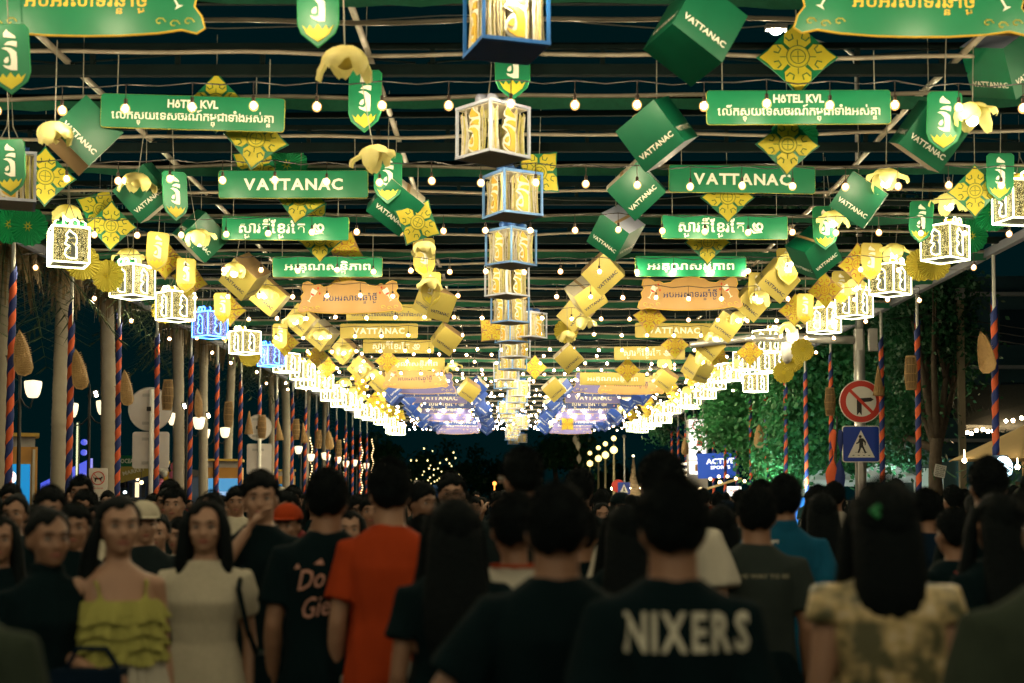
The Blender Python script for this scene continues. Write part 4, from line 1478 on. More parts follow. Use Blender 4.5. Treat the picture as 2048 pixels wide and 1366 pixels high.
# small notices
t = thing('no_dogs_notice', 'white notice with a ringed black dog and red writing', 'notice', P(196, 995, 31))
z0 = -1.5
MB().tube([(0, .02, z0), (0, .02, .1)], .025, 6).build('pole', M['greymetal'], t)
MB().prism([(x, z + .33) for x, z in rounded(.40, .62, .02)], -.01, .01).build('board', M['white'], t)
MB().tube([(.14 * math.cos(2 * PI * i / 28), -.016, .42 + .14 * math.sin(2 * PI * i / 28)) for i in range(28)], .010, 5, closed=True).tube([(-.1, -.018, .52), (.1, -.018, .32)], .007, 4).build('red_ring', M['red'], t)
MB().prism([(-.10, .47), (-.085, .43), (-.05, .435), (.05, .43), (.085, .46), (.10, .43), (.075, .41), (.07, .35), (.05, .35), (.045, .39), (-.04, .39), (-.05, .34), (-.07, .34), (-.075, .41), (-.10, .43)], -.018, -.012).build('dog_symbol', M['black'], t)
put_text(MB(), LAT('NO DOGS'), .22, .03, (0, .20), -.014).build('lettering', M['red'], t)


def kiosk(px0, px1, py0, d, lab, screen, big):
    a = P(px0, 995, d); b = P(px1, py0, d)
    wd = b.x - a.x; base = Vector(((a.x + b.x) / 2, d, .12)); H = b.z - .12
    t = thing('ad_kiosk', lab, 'kiosk', base, (0, 0, .34 if big else .15))
    om = mat('kiosk_ochre', (0.55, 0.27, 0.05), .5, var=.1)
    MB().box((0, .5, H / 2), (wd, .9, H)).build('body', om, t)
    MB().box((0, .5, H + .10), (wd * .92, .8, .2)).build('roof_neck', M['greymetal'], t)
    MB().box((0, .45, H + .24), (wd * 1.04, 1.2, .07)).build('roof', mat('kiosk_yellow', (0.62, 0.40, 0.06), .5), t)
    s = MB().box((-.06, .04, H / 2 - .10), (wd * .88, .02, H - .50)).build('screen', screen, t)
    MB().box((wd / 2 - .07, .03, H / 2), (.05, .04, H - .1)).build('light_edge', M['cream'], t)
    if big:
        LW = emis('screen_white', (1, 1, 1), 1.1)
        mb = MB()
        mb.prism([(.14 * math.cos(2 * PI * i / 24) + .12, .14 * math.sin(2 * PI * i / 24) + H - .62) for i in range(24)], .018, .026)
        put_text(mb, LAT('ITAN', .02), .30, .075, (.14, H - .86), .024)
        put_text(mb, LAT('HEALTHIER', .02), .62, .075, (0, H - 1.10), .024)
        put_text(mb, LAT('WELLNESS', .01), .40, .05, (0, H - 1.24), .024)
        put_text(mb, LAT('LAP', .02), .16, .06, (.04, H - 1.37), .024)
        mb.build('lettering', LW, t)
        mb = MB()
        for r in (.10, .065):
            mb.tube([(r * math.cos(a_ * .3) + .12, .012, r * math.sin(a_ * .3) + H - .62) for a_ in range(17)], .012, 5)
        mb.build('logo', emis('logo_red', (1, .12, .12), .7), t)
    else:
        mb = MB().prism([(x, z + H * .58) for x, z in rounded(.5, .5, .1)], .020, .028)
        mb.build('app_icon', emis('icon_blue', (0.02, .25, .6), .6), t)
        mb = MB().prism([(-.12, H * .58 - .12), (.16, H * .58 - .12), (.0, H * .58 + .12)], .012, .018)
        put_text(mb, LAT('route search', .01), .6, .08, (0, H * .32), .016)
        mb.build('lettering', emis('screen_white', (1, 1, 1), 1.1), t)
    return t


kiosk(-60, 72, 893, 28.5, 'ochre kiosk with a cyan health advertisement screen at the left edge', M['screen'], True)
kiosk(405, 484, 935, 46, 'kiosk with a pale blue screen showing a route app icon', M['screen2'], False)
kiosk(548, 590, 952, 60, 'small far kiosk with a deep blue screen', M['screen'], False)

# far buildings and shop lights on the left
def building(px0, px1, py0, d, lab, m, nwx, nwz, litp=.3, depth=6, name='far_building'):
    a = P(px0, 995, d); b = P(px1, py0, d)
    wd = b.x - a.x; H = b.z
    t = thing(name, lab, 'building', ((a.x + b.x) / 2, d, 0))
    MB().box((0, depth / 2, H / 2), (wd, depth, H)).build('wall', m, t)
    MB().box((0, depth / 2, H + .15), (wd + .3, depth + .3, .3)).build('roof', M['black'], t)
    WL = emis('window_light', (1, .75, .4), .8); WD = mat('window_dark', (.02, .03, .04), .2)
    me = MB().box((0, 0, 0), (wd / nwx * .55, .06, H / nwz * .5))
    m1 = me.mesh('window', WL); m2 = me.mesh('window', WD)
    q = random.Random(int(px0))
    for i in range(nwx):
        for j in range(nwz):
            link('window', m1 if q.random() < litp else m2, t, (-wd / 2 + (i + .5) * wd / nwx, -.02, (j + .5) * H / nwz))
    return t


building(225, 262, 975, 70, 'low shopfront with tiny lit windows behind the no-dogs notice', M['wall'], 6, 1, .8)
building(255, 345, 950, 62, 'dark blue-roofed stall row behind the round sign back', mat('stall_blue', (.02, .05, .12), .7), 7, 2, .5)
# slanted blue and red lit roof
t = thing('lit_roof', 'sloping roof edged with blue light over red lights, behind the thick palm', 'building', P(90, 995, 60))
for nm, z0, z1, m_ in (('blue_light_band', .95, 1.5, emis('blue_light', (.01, .06, .9), .45)), ('red_light_band', .25, .9, emis('red_light', (.75, .03, .05), .45))):
    MB().add([(-.2, 0, z0 - .9), (1.9, 0, z0 + .1), (1.9, 0, z1 + .15), (-.2, 0, z1 - .9), (-.2, .3, z0 - .9), (1.9, .3, z0 + .1), (1.9, .3, z1 + .15), (-.2, .3, z1 - .9)],
             [(0, 1, 2, 3), (7, 6, 5, 4), (0, 4, 5, 1), (3, 2, 6, 7), (0, 3, 7, 4), (1, 5, 6, 2)]).build(nm, m_, t)
MB().box((.85, 1.6, -1.4), (2.0, 2.6, 2.6)).build('wall', M['wall'], t)
# vertical neon strip
t = thing('vertical_neon', 'tall thin pale neon strip with blue dots behind the second striped post', 'neon sign', P(155, 905, 55))
MB().box((0, 0, 0), (.12, .1, 2.4)).build('housing', M['black'], t)
MB().box((0, -.06, 0), (.06, .02, 2.3)).build('light_strip', emis('neon_pale', (.9, .95, .5), .6), t)
for z in (-.9, 0, .4):
    MB().ball((.25, 0, z), (.14, .06, .12), 8, 6).build('blue_dot', emis('blue_light', (.01, .06, .9), .45), t)
# green name board and yellow awning
t = thing('name_board', 'small dark green board reading OCEAN beside the round sign pole', 'sign', P(258, 922, 52))
MB().prism(rounded(.9, .4, .1), -.02, .02).build('board', M['dgreen'], t)
put_text(MB(), LAT('OCEAN', .02), .6, .16, (0, 0), -.024).build('lettering', M['letter'], t)
t = thing('shop_banner', 'dim yellow sloping shop banner behind the round sign pole', 'banner', P(268, 942, 56), (0, rad(-14), 0))
MB().box((0, 0, 0), (1.6, .05, .65)).build('cloth', mat('dim_yellow', (.35, .26, .05), .8), t)
put_text(MB(), LAT('MARKET', .02), .9, .16, (0, 0), -.03).build('lettering', M['cream'], t)
t = thing('toy_stall', 'stall heaped with pink and yellow balloons beside the round sign pole', 'stall', P(333, 995, 45))
q = random.Random(4)
MB().box((0, .3, -.8), (1.0, .8, 1.6)).build('counter', M['blue'], t)
for k in range(16):
    MB().ball((q.uniform(-.3, .3), q.uniform(-.1, .2), q.uniform(.1, 1.1)), q.uniform(.10, .17), 8, 6).build('balloon', [mat('balloon_pink', (.75, .2, .35), .3), mat('balloon_yellow', (.8, .5, .05), .3), M['white']][k % 3], t, True)
# small shop lights above the crowd
for k, (px, py, d, m_) in enumerate([(135, 985, 60, 'cool'), (147, 982, 62, 'warm'), (160, 988, 60, 'cool'), (180, 990, 58, 'warm'), (190, 978, 57, 'cool'), (118, 992, 60, 'cool'), (250, 985, 55, 'cool'),
                                     (283, 965, 50, 'warm'), (313, 1000, 44, 'warm'), (275, 958, 60, 'warm')]):
    o = MB().ball((0, 0, 0), .07, 8, 6).build('stall_bulb', emis('stall_' + m_, (.7, .95, 1) if m_ == 'cool' else (1, .7, .35), 3))
    o.location = P(px, py, d); MB().tube([(0, 0, .07), (0, 0, .5)], .01, 4).build('cord', M['cable'], o)
    tag(o, ('cool' if m_ == 'cool' else 'warm') + ' stall bulb glowing just above the left crowd', 'bulb', 'stall bulbs above the left crowd')
# spotlights on the palms
for k, (px, py, d) in enumerate([(21, 721, 24.5), (192, 788, 31), (238, 781, 30), (369, 812, 37), (417, 831, 42), (377, 845, 40)]):
    t = thing('spotlight', 'small bright spotlight clipped to a %s on the left, %s from the left edge' % ('post' if k % 2 else 'palm', ORD[k]), 'spotlight', P(px, py, d), (rad(20), rad(-15), rad(20)))
    MB().box((0, .05, 0), (.12, .09, .16)).build('housing', M['black'], t)
    MB().box((0, -.005, 0), (.06, .01, .12)).build('lens', emis('spot_lens', (1, .8, .5), 40), t)

# ============================================================ FAR END
q = random.Random(21)
LEAFT = MB()


def leafy_tree(base, trunk_r, trunk_h, blobs, n, lab, seed, leaf=.10, m_=None, trunk=True, lean=0.0, droop=.5, grp=None):
    """blobs: list of (dx,dy,dz,rx,ry,rz) foliage masses relative to the base"""
    q = random.Random(seed)
    t = thing('leafy_tree', lab, 'tree', base, (0, 0, 0), grp)
    if trunk:
        mb = MB()
        pts = [(lean * z + .12 * math.sin(z * .9 + seed), .1 * math.cos(z * .7), z) for z in [trunk_h * i / 8 for i in range(9)]]
        mb.tube(pts, [trunk_r * (1.3 if i == 0 else 1 - .05 * i) for i in range(9)], 12)
        top = Vector(pts[-1])
        for b in blobs:
            c = Vector(b[:3]); mid = top.lerp(c, .5) + Vector((q.uniform(-.3, .3), q.uniform(-.3, .3), .2))
            mb.tube([top - Vector((0, 0, .3)), mid, c], [trunk_r * .5, trunk_r * .3, trunk_r * .1], 7)
            for k in range(3):
                e = c + Vector((q.uniform(-1, 1) * b[3], q.uniform(-1, 1) * b[4], q.uniform(-.6, .8) * b[5])) * .8
                mb.tube([mid, mid.lerp(e, .5) + Vector((0, 0, .15)), e], [trunk_r * .25, trunk_r * .12, .01], 5)
        mb.build('trunk', M['bark'], t, True)
    V = []; F = []; vol = sum(b[3] * b[4] * b[5] for b in blobs)
    for b in blobs:
        c = Vector(b[:3]); k = int(n * b[3] * b[4] * b[5] / vol)
        cl = []
        for j in range(max(3, k // 60)):
            while True:
                u = Vector((q.uniform(-1, 1), q.uniform(-1, 1), q.uniform(-1, 1)))
                if .25 < u.length < 1:
                    break
            u = u * (0.55 + .45 * u.length) if q.random() < .7 else u
            cl.append(c + Vector((u.x * b[3], u.y * b[4], u.z * b[5])))
        for cc in cl:
            sz = q.uniform(.14, .36) * (1 + leaf * 2)
            for j in range(60):
                p_ = cc + Vector((q.gauss(0, sz), q.gauss(0, sz), q.gauss(0, sz * .7)))
                dr = Vector((q.uniform(-1, 1), q.uniform(-1, 1), -droop + q.uniform(-.5, .5))).normalized()
                sd = dr.cross(Vector((q.uniform(-1, 1), q.uniform(-1, 1), q.uniform(-1, 1)))).normalized()
                L = leaf * q.uniform(.7, 1.4); W = L * .32
                o = len(V)
                V += [p_, p_ + dr * L * .45 + sd * W, p_ + dr * L, p_ + dr * L * .45 - sd * W]
                F.append((o, o + 1, o + 2, o + 3))
    MB().add(V, F).build('crown', m_ or M['leaf'], t)
    return t


def rel(base, px, py, d):
    return P(px, py, d) - base


# right side trees
b0 = P(1886, 995, 36); b0.z = .1
def bl(base, lst, d, ry=1.2):
    out = []
    for px, py, rpx, rpz in lst:
        v = P(px, py, d) - base
        out.append((v.x, v.y + q.uniform(-.5, .5), v.z, rpx * d / FPX, ry, rpz * d / FPX))
    return out


leafy_tree(b0, .24, 3.0, bl(b0, [(1880, 590, 60, 50), (1850, 640, 70, 60), (1830, 720, 60, 60), (1880, 680, 60, 60), (1815, 830, 50, 60), (1800, 900, 50, 40), (1925, 720, 30, 50), (1850, 560, 60, 40)], 37.8), 15000,
           'dark leafy tree whose thick trunk stands right of the square crossing sign', 3, .13, M['leaf'], lean=-.03)
b0 = P(1652, 995, 46); b0.z = .1
leafy_tree(b0, .20, 3.4, bl(b0, [(1640, 700, 70, 55), (1600, 770, 60, 60), (1640, 830, 70, 60), (1600, 880, 80, 55), (1590, 930, 80, 40), (1680, 760, 60, 70), (1730, 700, 60, 60), (1560, 840, 40, 50), (1665, 925, 60, 30), (1760, 780, 50, 80)], 45, 1.6), 21000,
           'bright green tree behind the leaning orange flag, left of the no-turn sign', 5, .17, M['leafy'], lean=.04)
b0 = P(1520, 995, 52); b0.z = .1
leafy_tree(b0, .16, 3.5, bl(b0, [(1470, 820, 50, 30), (1500, 850, 50, 40), (1440, 855, 40, 22), (1530, 800, 40, 50), (1515, 900, 30, 40), (1545, 930, 30, 40), (1490, 790, 50, 40)], 51, 1.2), 14000,
           'light green tree with a branch over the blue shop banner', 8, .18, M['leafy'])
b0 = P(1780, 995, 54); b0.z = .1
leafy_tree(b0, .25, 4, bl(b0, [(1700, 560, 90, 60), (1800, 560, 90, 70), (1780, 640, 80, 70), (1620, 560, 80, 50), (1560, 500, 80, 40), (1640, 440, 90, 50), (1760, 450, 90, 60), (1870, 470, 60, 60), (1500, 430, 70, 30), (1760, 880, 60, 60), (1740, 760, 60, 80)], 53, 2.5), 26000,
           'tall dark tree rising behind the no-turn sign and over the canopy', 13, .2, M['leaf'])
b0 = P(1400, 995, 74); b0.z = .1
leafy_tree(b0, .2, 4, bl(b0, [(1380, 760, 50, 30), (1340, 800, 40, 30), (1420, 740, 60, 30), (1470, 740, 50, 30), (1320, 850, 30, 30)], 76, 2), 8000, 'dim distant tree behind the right lantern row', 17, .2, M['leaf'])
for i, (px, py, d, rp) in enumerate([(1150, 890, 110, 45), (1110, 900, 120, 30), (800, 930, 120, 70), (905, 935, 130, 70), (960, 950, 140, 60), (1040, 950, 140, 60), (735, 900, 105, 40), (1230, 960, 130, 40)]):
    b0 = P(px, 995, d); b0.z = 0
    v = P(px, py, d) - b0
    leafy_tree(b0, .3, max(1.5, v.z - 1), [(0, 0, v.z, rp * d / FPX, 2, rp * .8 * d / FPX), (1.2, 0, v.z - 1, rp * d / FPX * .8, 2, rp * .6 * d / FPX), (-1.2, 0, v.z - .7, rp * d / FPX * .8, 2, rp * .6 * d / FPX)], 2600,
               'dark round tree standing beyond the end of the canopy', 30 + i, .35, M['leaf'], grp='dark trees beyond the canopy')
# pinprick lights in the far trees
FIRE = emis('firefly_light', (1, .80, .30), 2.2)
t = thing('tree_lights', 'pinprick yellow lights scattered through the dark far tree left of centre', 'string lights', P(870, 940, 116))
q = random.Random(6)
pts = [(848, 897), (865, 902), (907, 905), (911, 916), (822, 921), (855, 921), (880, 926), (899, 927), (903, 932), (861, 931), (868, 939), (876, 937), (858, 937), (848, 943), (883, 943), (867, 950),
       (860, 955), (856, 961), (875, 961), (869, 963), (879, 957), (862, 968), (833, 921), (917, 949), (911, 960), (919, 952), (910, 975), (914, 980), (909, 990), (907, 985), (845, 950), (822, 960), (872, 975), (833, 958), (920, 965), (893, 919)]
me = MB().ball((0, 0, 0), (.05, .05, .07), 6, 4).mesh('light_dot', FIRE)
for x, y in pts:
    link('light_dot', me, t, P(x, y, 116 + q.uniform(-2, 2)) - t.location, scale=q.uniform(.7, 1.25))
o = MB().ball((0, 0, 0), .16, 10, 8).tube([(0, 0, -.1), (0, 0, -2.4)], .04, 6).build('amber_light', emis('amber', (1, .30, .05), 2))
o.location = P(989, 967, 110); tag(o, 'single round amber light low at the dark end of the street', 'light')
for px, py, d, lab, rnd in ((838, 976, 80, 'small square sign back left of the blue cap', 0), (902, 970, 84, 'small round pinkish sign back right of the blue cap', 1)):
    t = thing('traffic_sign', lab, 'road sign', P(px, 995, d))
    z = P(px, py, d).z - 1.6
    MB().tube([(0, .03, -1.5), (0, .03, z)], .03, 6).build('pole', M['greymetal'], t)
    MB().prism([(.26 * math.cos(2 * PI * i / 20), z + .26 * math.sin(2 * PI * i / 20)) for i in range(20)] if rnd else [(-.27, z - .4), (.27, z - .4), (.27, z + .4), (-.27, z + .4)], 0, .02).build('plate', M['signback'], t)

# right lamp row
def globe_lamp(px, py, d, lab):
    base = P(px, 995, d); base.z = 0
    v = P(px, py, d) - base
    t = thing('globe_lamp', lab, 'street lamp', base, (0, 0, 0), 'row of bright globe lamps at the far right')
    MB().tube([(0, 0, 0), (0, 0, v.z + .3)], [.10, .05], 8).build('pole', mat('lamp_pole_cream', (.5, .45, .25), .5), t)
    MB().ball((0, 0, v.z), .22, 12, 8).build('globe', emis('globe_hot', (1, .72, .22), 2), t, True)
    MB().ball((0, 0, v.z + .75 * (.5 + d / 200)), .15, 12, 8).build('upper_globe', emis('globe_hot', (1, .72, .22), 2), t, True)
    MB().tube([(0, 0, v.z + .2), (0, 0, v.z + .75 * (.5 + d / 200))], .03, 6).build('finial_stem', M['black'], t)


for px, py, d, lab in ((1180, 927, 105, 'leftmost and lowest lamp'), (1197, 917, 98, 'second lamp from the left'), (1211, 910, 91, 'third lamp from the left'), (1228, 900, 84, 'tallest lamp, next to the lantern row')):
    globe_lamp(px, py, d, lab + ' in the bright row left of the stupa')
o = MB().tube([(0, 0, 0), (0, 0, 5.2)], .05, 6).ball((0, 0, 5.2), .12, 8, 6).build('thin_pole', M['galv']); o.location = (P(1249, 995, 84).x, 84, 0)
tag(o, 'thin pale pole standing just left of the stupa', 'pole')
# stupa
t = thing('stupa', 'lit stone stupa with a stepped ringed spire behind the crowd', 'monument', (P(1267, 995, 110).x, 110, 0))
zt = P(1267, 912, 110).z
pf = [(2.6, 0), (2.6, 1.6), (2.3, 1.7), (2.0, 2.1)]
z = 2.1; r = 1.35
while r > .12:
    pf += [(r, z), (r * .96, z + .26), (r * .82, z + .30)]
    z += .30; r *= .84
k = (zt - .2) / z
MB().lathe([(a * .62, b * k) for a, b in pf] + [(.06, zt)], 20).build('spire', M['stone'], t, True)
MB().ball((0, 0, zt), .09, 8, 6).build('tip_light', emis('tip', (1, .85, .5), 5), t)
for i in range(6):
    a = PI + PI * (i + .5) / 6
    MB().ball((1.75 * math.cos(a), 1.75 * math.sin(a), 2.3), .10, 6, 4).build('foot_light', emis('foot_light', (1, .72, .36), 35), t)
# far crossing sign, red round sign
t = thing('crossing_sign', 'tiny far blue crossing sign in front of the stupa', 'road sign', P(1248, 977, 76))
MB().tube([(0, .05, -2), (0, .05, .3)], .04, 6).build('pole', M['greymetal'], t)
MB().prism(rounded(.66, .66, .06), 0, .03).build('plate', M['bluesign'], t)
MB().prism([(-.22, -.22), (.22, -.22), (0, .24)], -.01, -.004).build('white_triangle', M['white'], t)
MB().prism([(-.06, -.18), (-.02, -.18), (0, -.08), (.04, -.18), (.08, -.18), (.03, -.02), (.03, .06), (0, .1), (-.03, .06), (-.03, -.04)], -.018, -.012).build('walker_symbol', M['black'], t)
t = thing('round_sign', 'red rimmed round sign half behind the tiny blue crossing sign', 'road sign', P(1236, 972, 78))
MB().tube([(0, .05, -2), (0, .05, .3)], .04, 6).build('pole', M['greymetal'], t)
MB().prism([(.36 * math.cos(2 * PI * i / 24), .36 * math.sin(2 * PI * i / 24)) for i in range(24)], 0, .03).build('plate', M['red'], t)
# hanging gold ornaments before far trees, right of the centre
for i, (px, py, d) in enumerate(((1156, 892, 88), (1150, 880, 90), (1158, 918, 92))):
    o = MB().lathe([(.01, -.3), (.14, -.1), (.16, .1), (.05, .3)], 10).tube([(0, 0, .3), (0, 0, 1.4)], .01, 4).build('paper_lantern', M['cream']); o.location = P(px, py, d)
    tag(o, ('small cream paper lantern low before the dark trees', 'small cream paper lantern highest before the dark trees', 'small cream paper lantern lowest before the dark trees')[i], 'lantern')

# ============================================================ RIGHT SIDE
# lit stacked sign tower
t = thing('sign_tower', 'tall white lit sign tower of stacked shop panels', 'sign tower', (P(1396, 995, 62).x, 62, .1))
zs = [P(1396, y, 62).z - .1 for y in (838, 865, 896, 921, 950)]
W_ = 36 * 62 / FPX
MB().box((0, .2, zs[0] / 2), (W_ + .1, .25, zs[0] + .1)).build('body', M['greymetal'], t)
for i in range(4):
    MB().box((0, .05, (zs[i] + zs[i + 1]) / 2), (W_ - .04, .04, zs[i] - zs[i + 1] - .05)).build('lit_panel', M['screenw'], t)
zc = (zs[0] + zs[1]) / 2
MB().tube([(.2 * math.cos(2 * PI * i / 20), .015, zc + .2 * math.sin(2 * PI * i / 20)) for i in range(20)], .03, 5, closed=True).build('ring_logo', M['red'], t)
MB().prism([(-.05, (zs[1] + zs[2]) / 2 - .25), (.22, (zs[1] + zs[2]) / 2 - .25), (.18, (zs[1] + zs[2]) / 2 + .2), (.02, (zs[1] + zs[2]) / 2 + .2)], .0, .02).build('bottle_logo', M['red'], t)
MB().prism([(0, (zs[2] + zs[3]) / 2 - .2), (.2, (zs[2] + zs[3]) / 2 + .05), (.05, (zs[2] + zs[3]) / 2 + .2), (-.1, (zs[2] + zs[3]) / 2)], .0, .02).build('leaf_logo', M['black'], t)
MB().box((.03, .01, (zs[3] + zs[4]) / 2), (.3, .02, .3)).build('square_logo', M['orange'], t)
# blue shop banner
t = thing('shop_banner', 'blue shop board reading ACTIVE SPORTS under a leafy branch', 'sign', P(1436, 931, 57), (0, rad(-2), rad(-12)))
MB().box((0, 0, 0), (1.62, .25, 1.0)).build('board', emis('banner_blue', (.0, .05, .40), .35, (.01, .08, .5)), t)
bw = emis('banner_white', (.9, .95, 1), .9)
put_text(MB(), LAT('ACTIVE', .03), 1.12, .22, (.1, .17), -.13).build('lettering', bw, t)
put_text(MB(), LAT('SPORTS', .03), .78, .14, (.1, -.08), -.13).build('lettering', bw, t)
# slatted lit wall
t = thing('slatted_wall', 'bright slatted wall lit from inside left of the sign tower', 'wall', P(1365, 955, 66))
for i in range(5):
    MB().box((0, 0, -.45 + i * .26), (.95, .08, .12), Matrix.Rotation(-.18, 4, 'Y')).build('slat', emis('slat_light', (1, .85, .6), 1.6), t)
MB().box((0, .3, -.6), (1.1, .1, 2.0)).build('back_panel', M['tan'], t)
# lit stall, shop fronts
t = thing('lit_stall', 'brightly lit food stall with a tan awning under the blue banner', 'stall', (P(1455, 995, 50).x, 50, .1))
MB().add([(-.9, 0, 1.75), (.5, 0, 2.2), (.5, 1, 2.2), (-.9, 1, 1.75), (-.9, 0, 1.70), (.5, 0, 2.15), (.5, 1, 2.15), (-.9, 1, 1.70)], [(0, 1, 2, 3), (7, 6, 5, 4), (0, 4, 5, 1), (2, 6, 7, 3), (0, 3, 7, 4), (1, 5, 6, 2)]).build('awning', M['canvas'], t)
MB().box((0, .6, .55), (1.6, .7, 1.1)).build('counter', M['white'], t)
MB().box((.25, .1, 1.72), (.5, .05, .34)).build('menu_board', M['screenw'], t)
put_text(MB(), LAT('menu', .02), .3, .1, (.25, 1.72), .07).build('lettering', M['red'], t)
for i in range(5):
    MB().ball((-.6 + i * .3, -.02, 2.15 + .1 * math.sin(i)), .06, 6, 5).build('bulb', emis('stall_warm', (1, .7, .35), 3), t)
for px, py, d in ((1510, 985, 46), (1440, 965, 52), (1400, 978, 58), (1386, 985, 60), (1470, 990, 47), (1530, 1000, 44)):
    o = MB().ball((0, 0, 0), .08, 8, 6).build('stall_bulb', emis('stall_warm', (1, .7, .35), 3))
    o.location = P(px, py, d); tag(o, 'warm stall bulb near the lit food stall on the right', 'bulb', 'stall bulbs on the right')


# lamp pole with curved arm, mast arm, cameras
t = thing('lamp_pole', 'shining steel lamp pole with a curved arm, mast arm and cameras', 'street lamp', (P(1722, 995, 33).x, 33, .1))
def L3(px, py, d=33):
    v = P(px, py, d); return v - t.location
v1 = L3(1724, 110)
MB().tube([(0, 0, 0), (0, 0, L3(1722, 660).z)], .13, 14).build('lower_pole', M['galv'], t, True)
top = L3(1722, 660).z
MB().tube([(0.03, 0, top - .1), (0.03, 0, v1.z - .3), (-.05, 0, v1.z), (-.35, 0, v1.z + .25), tuple(L3(1660, 92)), tuple(L3(1562, 58))], [.075, .06, .055, .05, .045, .04], 10).build('curved_arm', M['galv'], t, True)
h = L3(1552, 55)
MB().box(tuple(h), (.5, .25, .12)).build('lamp_head', M['greymetal'], t)
MB().ball(tuple(h - Vector((0, 0, .10))), (.13, .1, .07), 10, 6).build('lamp_lens', emis('street_hot', (1, .86, .55), 260), t)
a, b = L3(1500, 676), L3(1716, 680)
MB().tube([tuple(b), tuple(a), tuple(L3(1380, 690))], [.10, .085, .07], 12).build('mast_arm', M['galv'], t, True)
MB().box(((b.x + .0), -.02, b.z), (.16, .22, .5)).build('flange', M['greymetal'], t)
for px, py in ((1583, 678), (1572, 706)):
    c = L3(px, py)
    MB().lathe([(.05, .25), (.13, .2), (.15, .05), (.13, -.1), (.10, -.2), (.02, -.26)], 14).build('dome_camera', M['white'], t, True).location = (c.x, -.12, c.z)
MB().box(tuple(L3(1745, 680) + Vector((0, -.02, 0))), (.19, .16, .52)).build('control_box', M['greymetal'], t)
# road signs in front of it
t = thing('no_turn_sign', 'round red rimmed sign forbidding a right turn above the crossing sign', 'road sign', (P(1722, 803, 32.6).x, 32.6, P(1722, 803, 32.6).z))
R_ = 43.5 * 32.6 / FPX
circ = lambda r, n=40: [(r * math.cos(2 * PI * i / n), r * math.sin(2 * PI * i / n)) for i in range(n)]
MB().prism(circ(R_), 0, .02).build('white_rim', M['white'], t)
MB().prism(circ(R_ * .96), -.006, -.002).build('red_ring', M['red'], t)
MB().prism(circ(R_ * .70), -.012, -.008).build('white_disc', M['white'], t)
ar = [(-.10, -.30), (-.05, -.24), (-.01, -.30), (-.01, -.04), (-.01, -.02), (.20, -.0), (.27, .03), (.28, .06), (.22, .10), (-.02, .08), (-.10, .04)]
MB().prism([(-.10, -.32), (-.045, -.25), (.01, -.32), (.01, -.02), (.22, -.0), (.29, .045), (.22, .09), (-.10, .07)], -.018, -.014).build('arrow', M['black'], t)
MB().prism([(-.31, .26), (-.26, .31), (.31, -.26), (.26, -.31)], -.024, -.020).build('red_bar', M['red'], t)
t = thing('crossing_sign', 'large blue square pedestrian crossing sign under the no-turn sign', 'road sign', P(1722, 888, 32.6))
MB().prism(rounded(.86, .84, .06), 0, .02).build('white_rim', M['white'], t)
MB().prism(rounded(.82, .80, .05), -.006, -.002).build('plate', M['bluesign'], t)
MB().prism([(-.31, -.31), (.31, -.31), (0, .32)], -.012, -.008).build('white_triangle', M['white'], t)
mb = MB().ball((-.02, -.018, .17), (.035, .004, .035), 10, 6)
mb.prism([(-.04, .13), (.05, .13), (.11, .05), (.10, -.03), (.08, -.03), (.075, .03), (.045, .06), (.05, -.04), (.09, -.14), (.12, -.20), (.08, -.22), (.03, -.10), (-.0, -.08), (-.03, -.17), (-.06, -.21), (-.09, -.20), (-.05, -.10), (-.04, .03), (-.07, .01), (-.11, -.0), (-.12, .02), (-.07, .05)], -.018, -.014)
mb.build('walker_symbol', M['black'], t)
mb = MB()
for i in range(4):
    mb.box((-.18 + i * .12, -.016, -.26), (.045, .004, .015)); mb.box((-.12 + i * .08, -.016, -.19), (.03, .004, .01))
mb.build('crossing_marks', M['black'], t)
MB().box((0, .06, -1.2), (.10, .05, 2.2)).build('bracket_rail', M['greymetal'], t)

# leaning flag
t = thing('flag', 'orange and dark furled flag on a leaning pole before the green tree', 'flag', (P(1663, 995, 31.5).x, 31.5, .1), (0, rad(2.5), 0))
MB().tube([(0, 0, 0), (0, 0, 3.3)], .02, 6).build('pole', M['black'], t)
for nm, m_, x in (('orange_cloth', M['wrapo'], -.05), ('dark_cloth', M['wrapn'], .10)):
    vs = []; fs = []
    for i in range(16):
        z = 1.2 + i * .12
        w0 = .10 + .07 * math.sin(i * .4) + .04 * math.sin(i * 1.1)
        vs += [(x - w0, .03 * math.sin(i), z), (x, -.05, z), (x + w0 * .8, .03 * math.cos(i), z - .05)]
        if i:
            a_ = 3 * (i - 1); fs += [(a_, a_ + 1, a_ + 4, a_ + 3), (a_ + 1, a_ + 2, a_ + 5, a_ + 4)]
    MB().add(vs, fs).build(nm, m_, t, True)

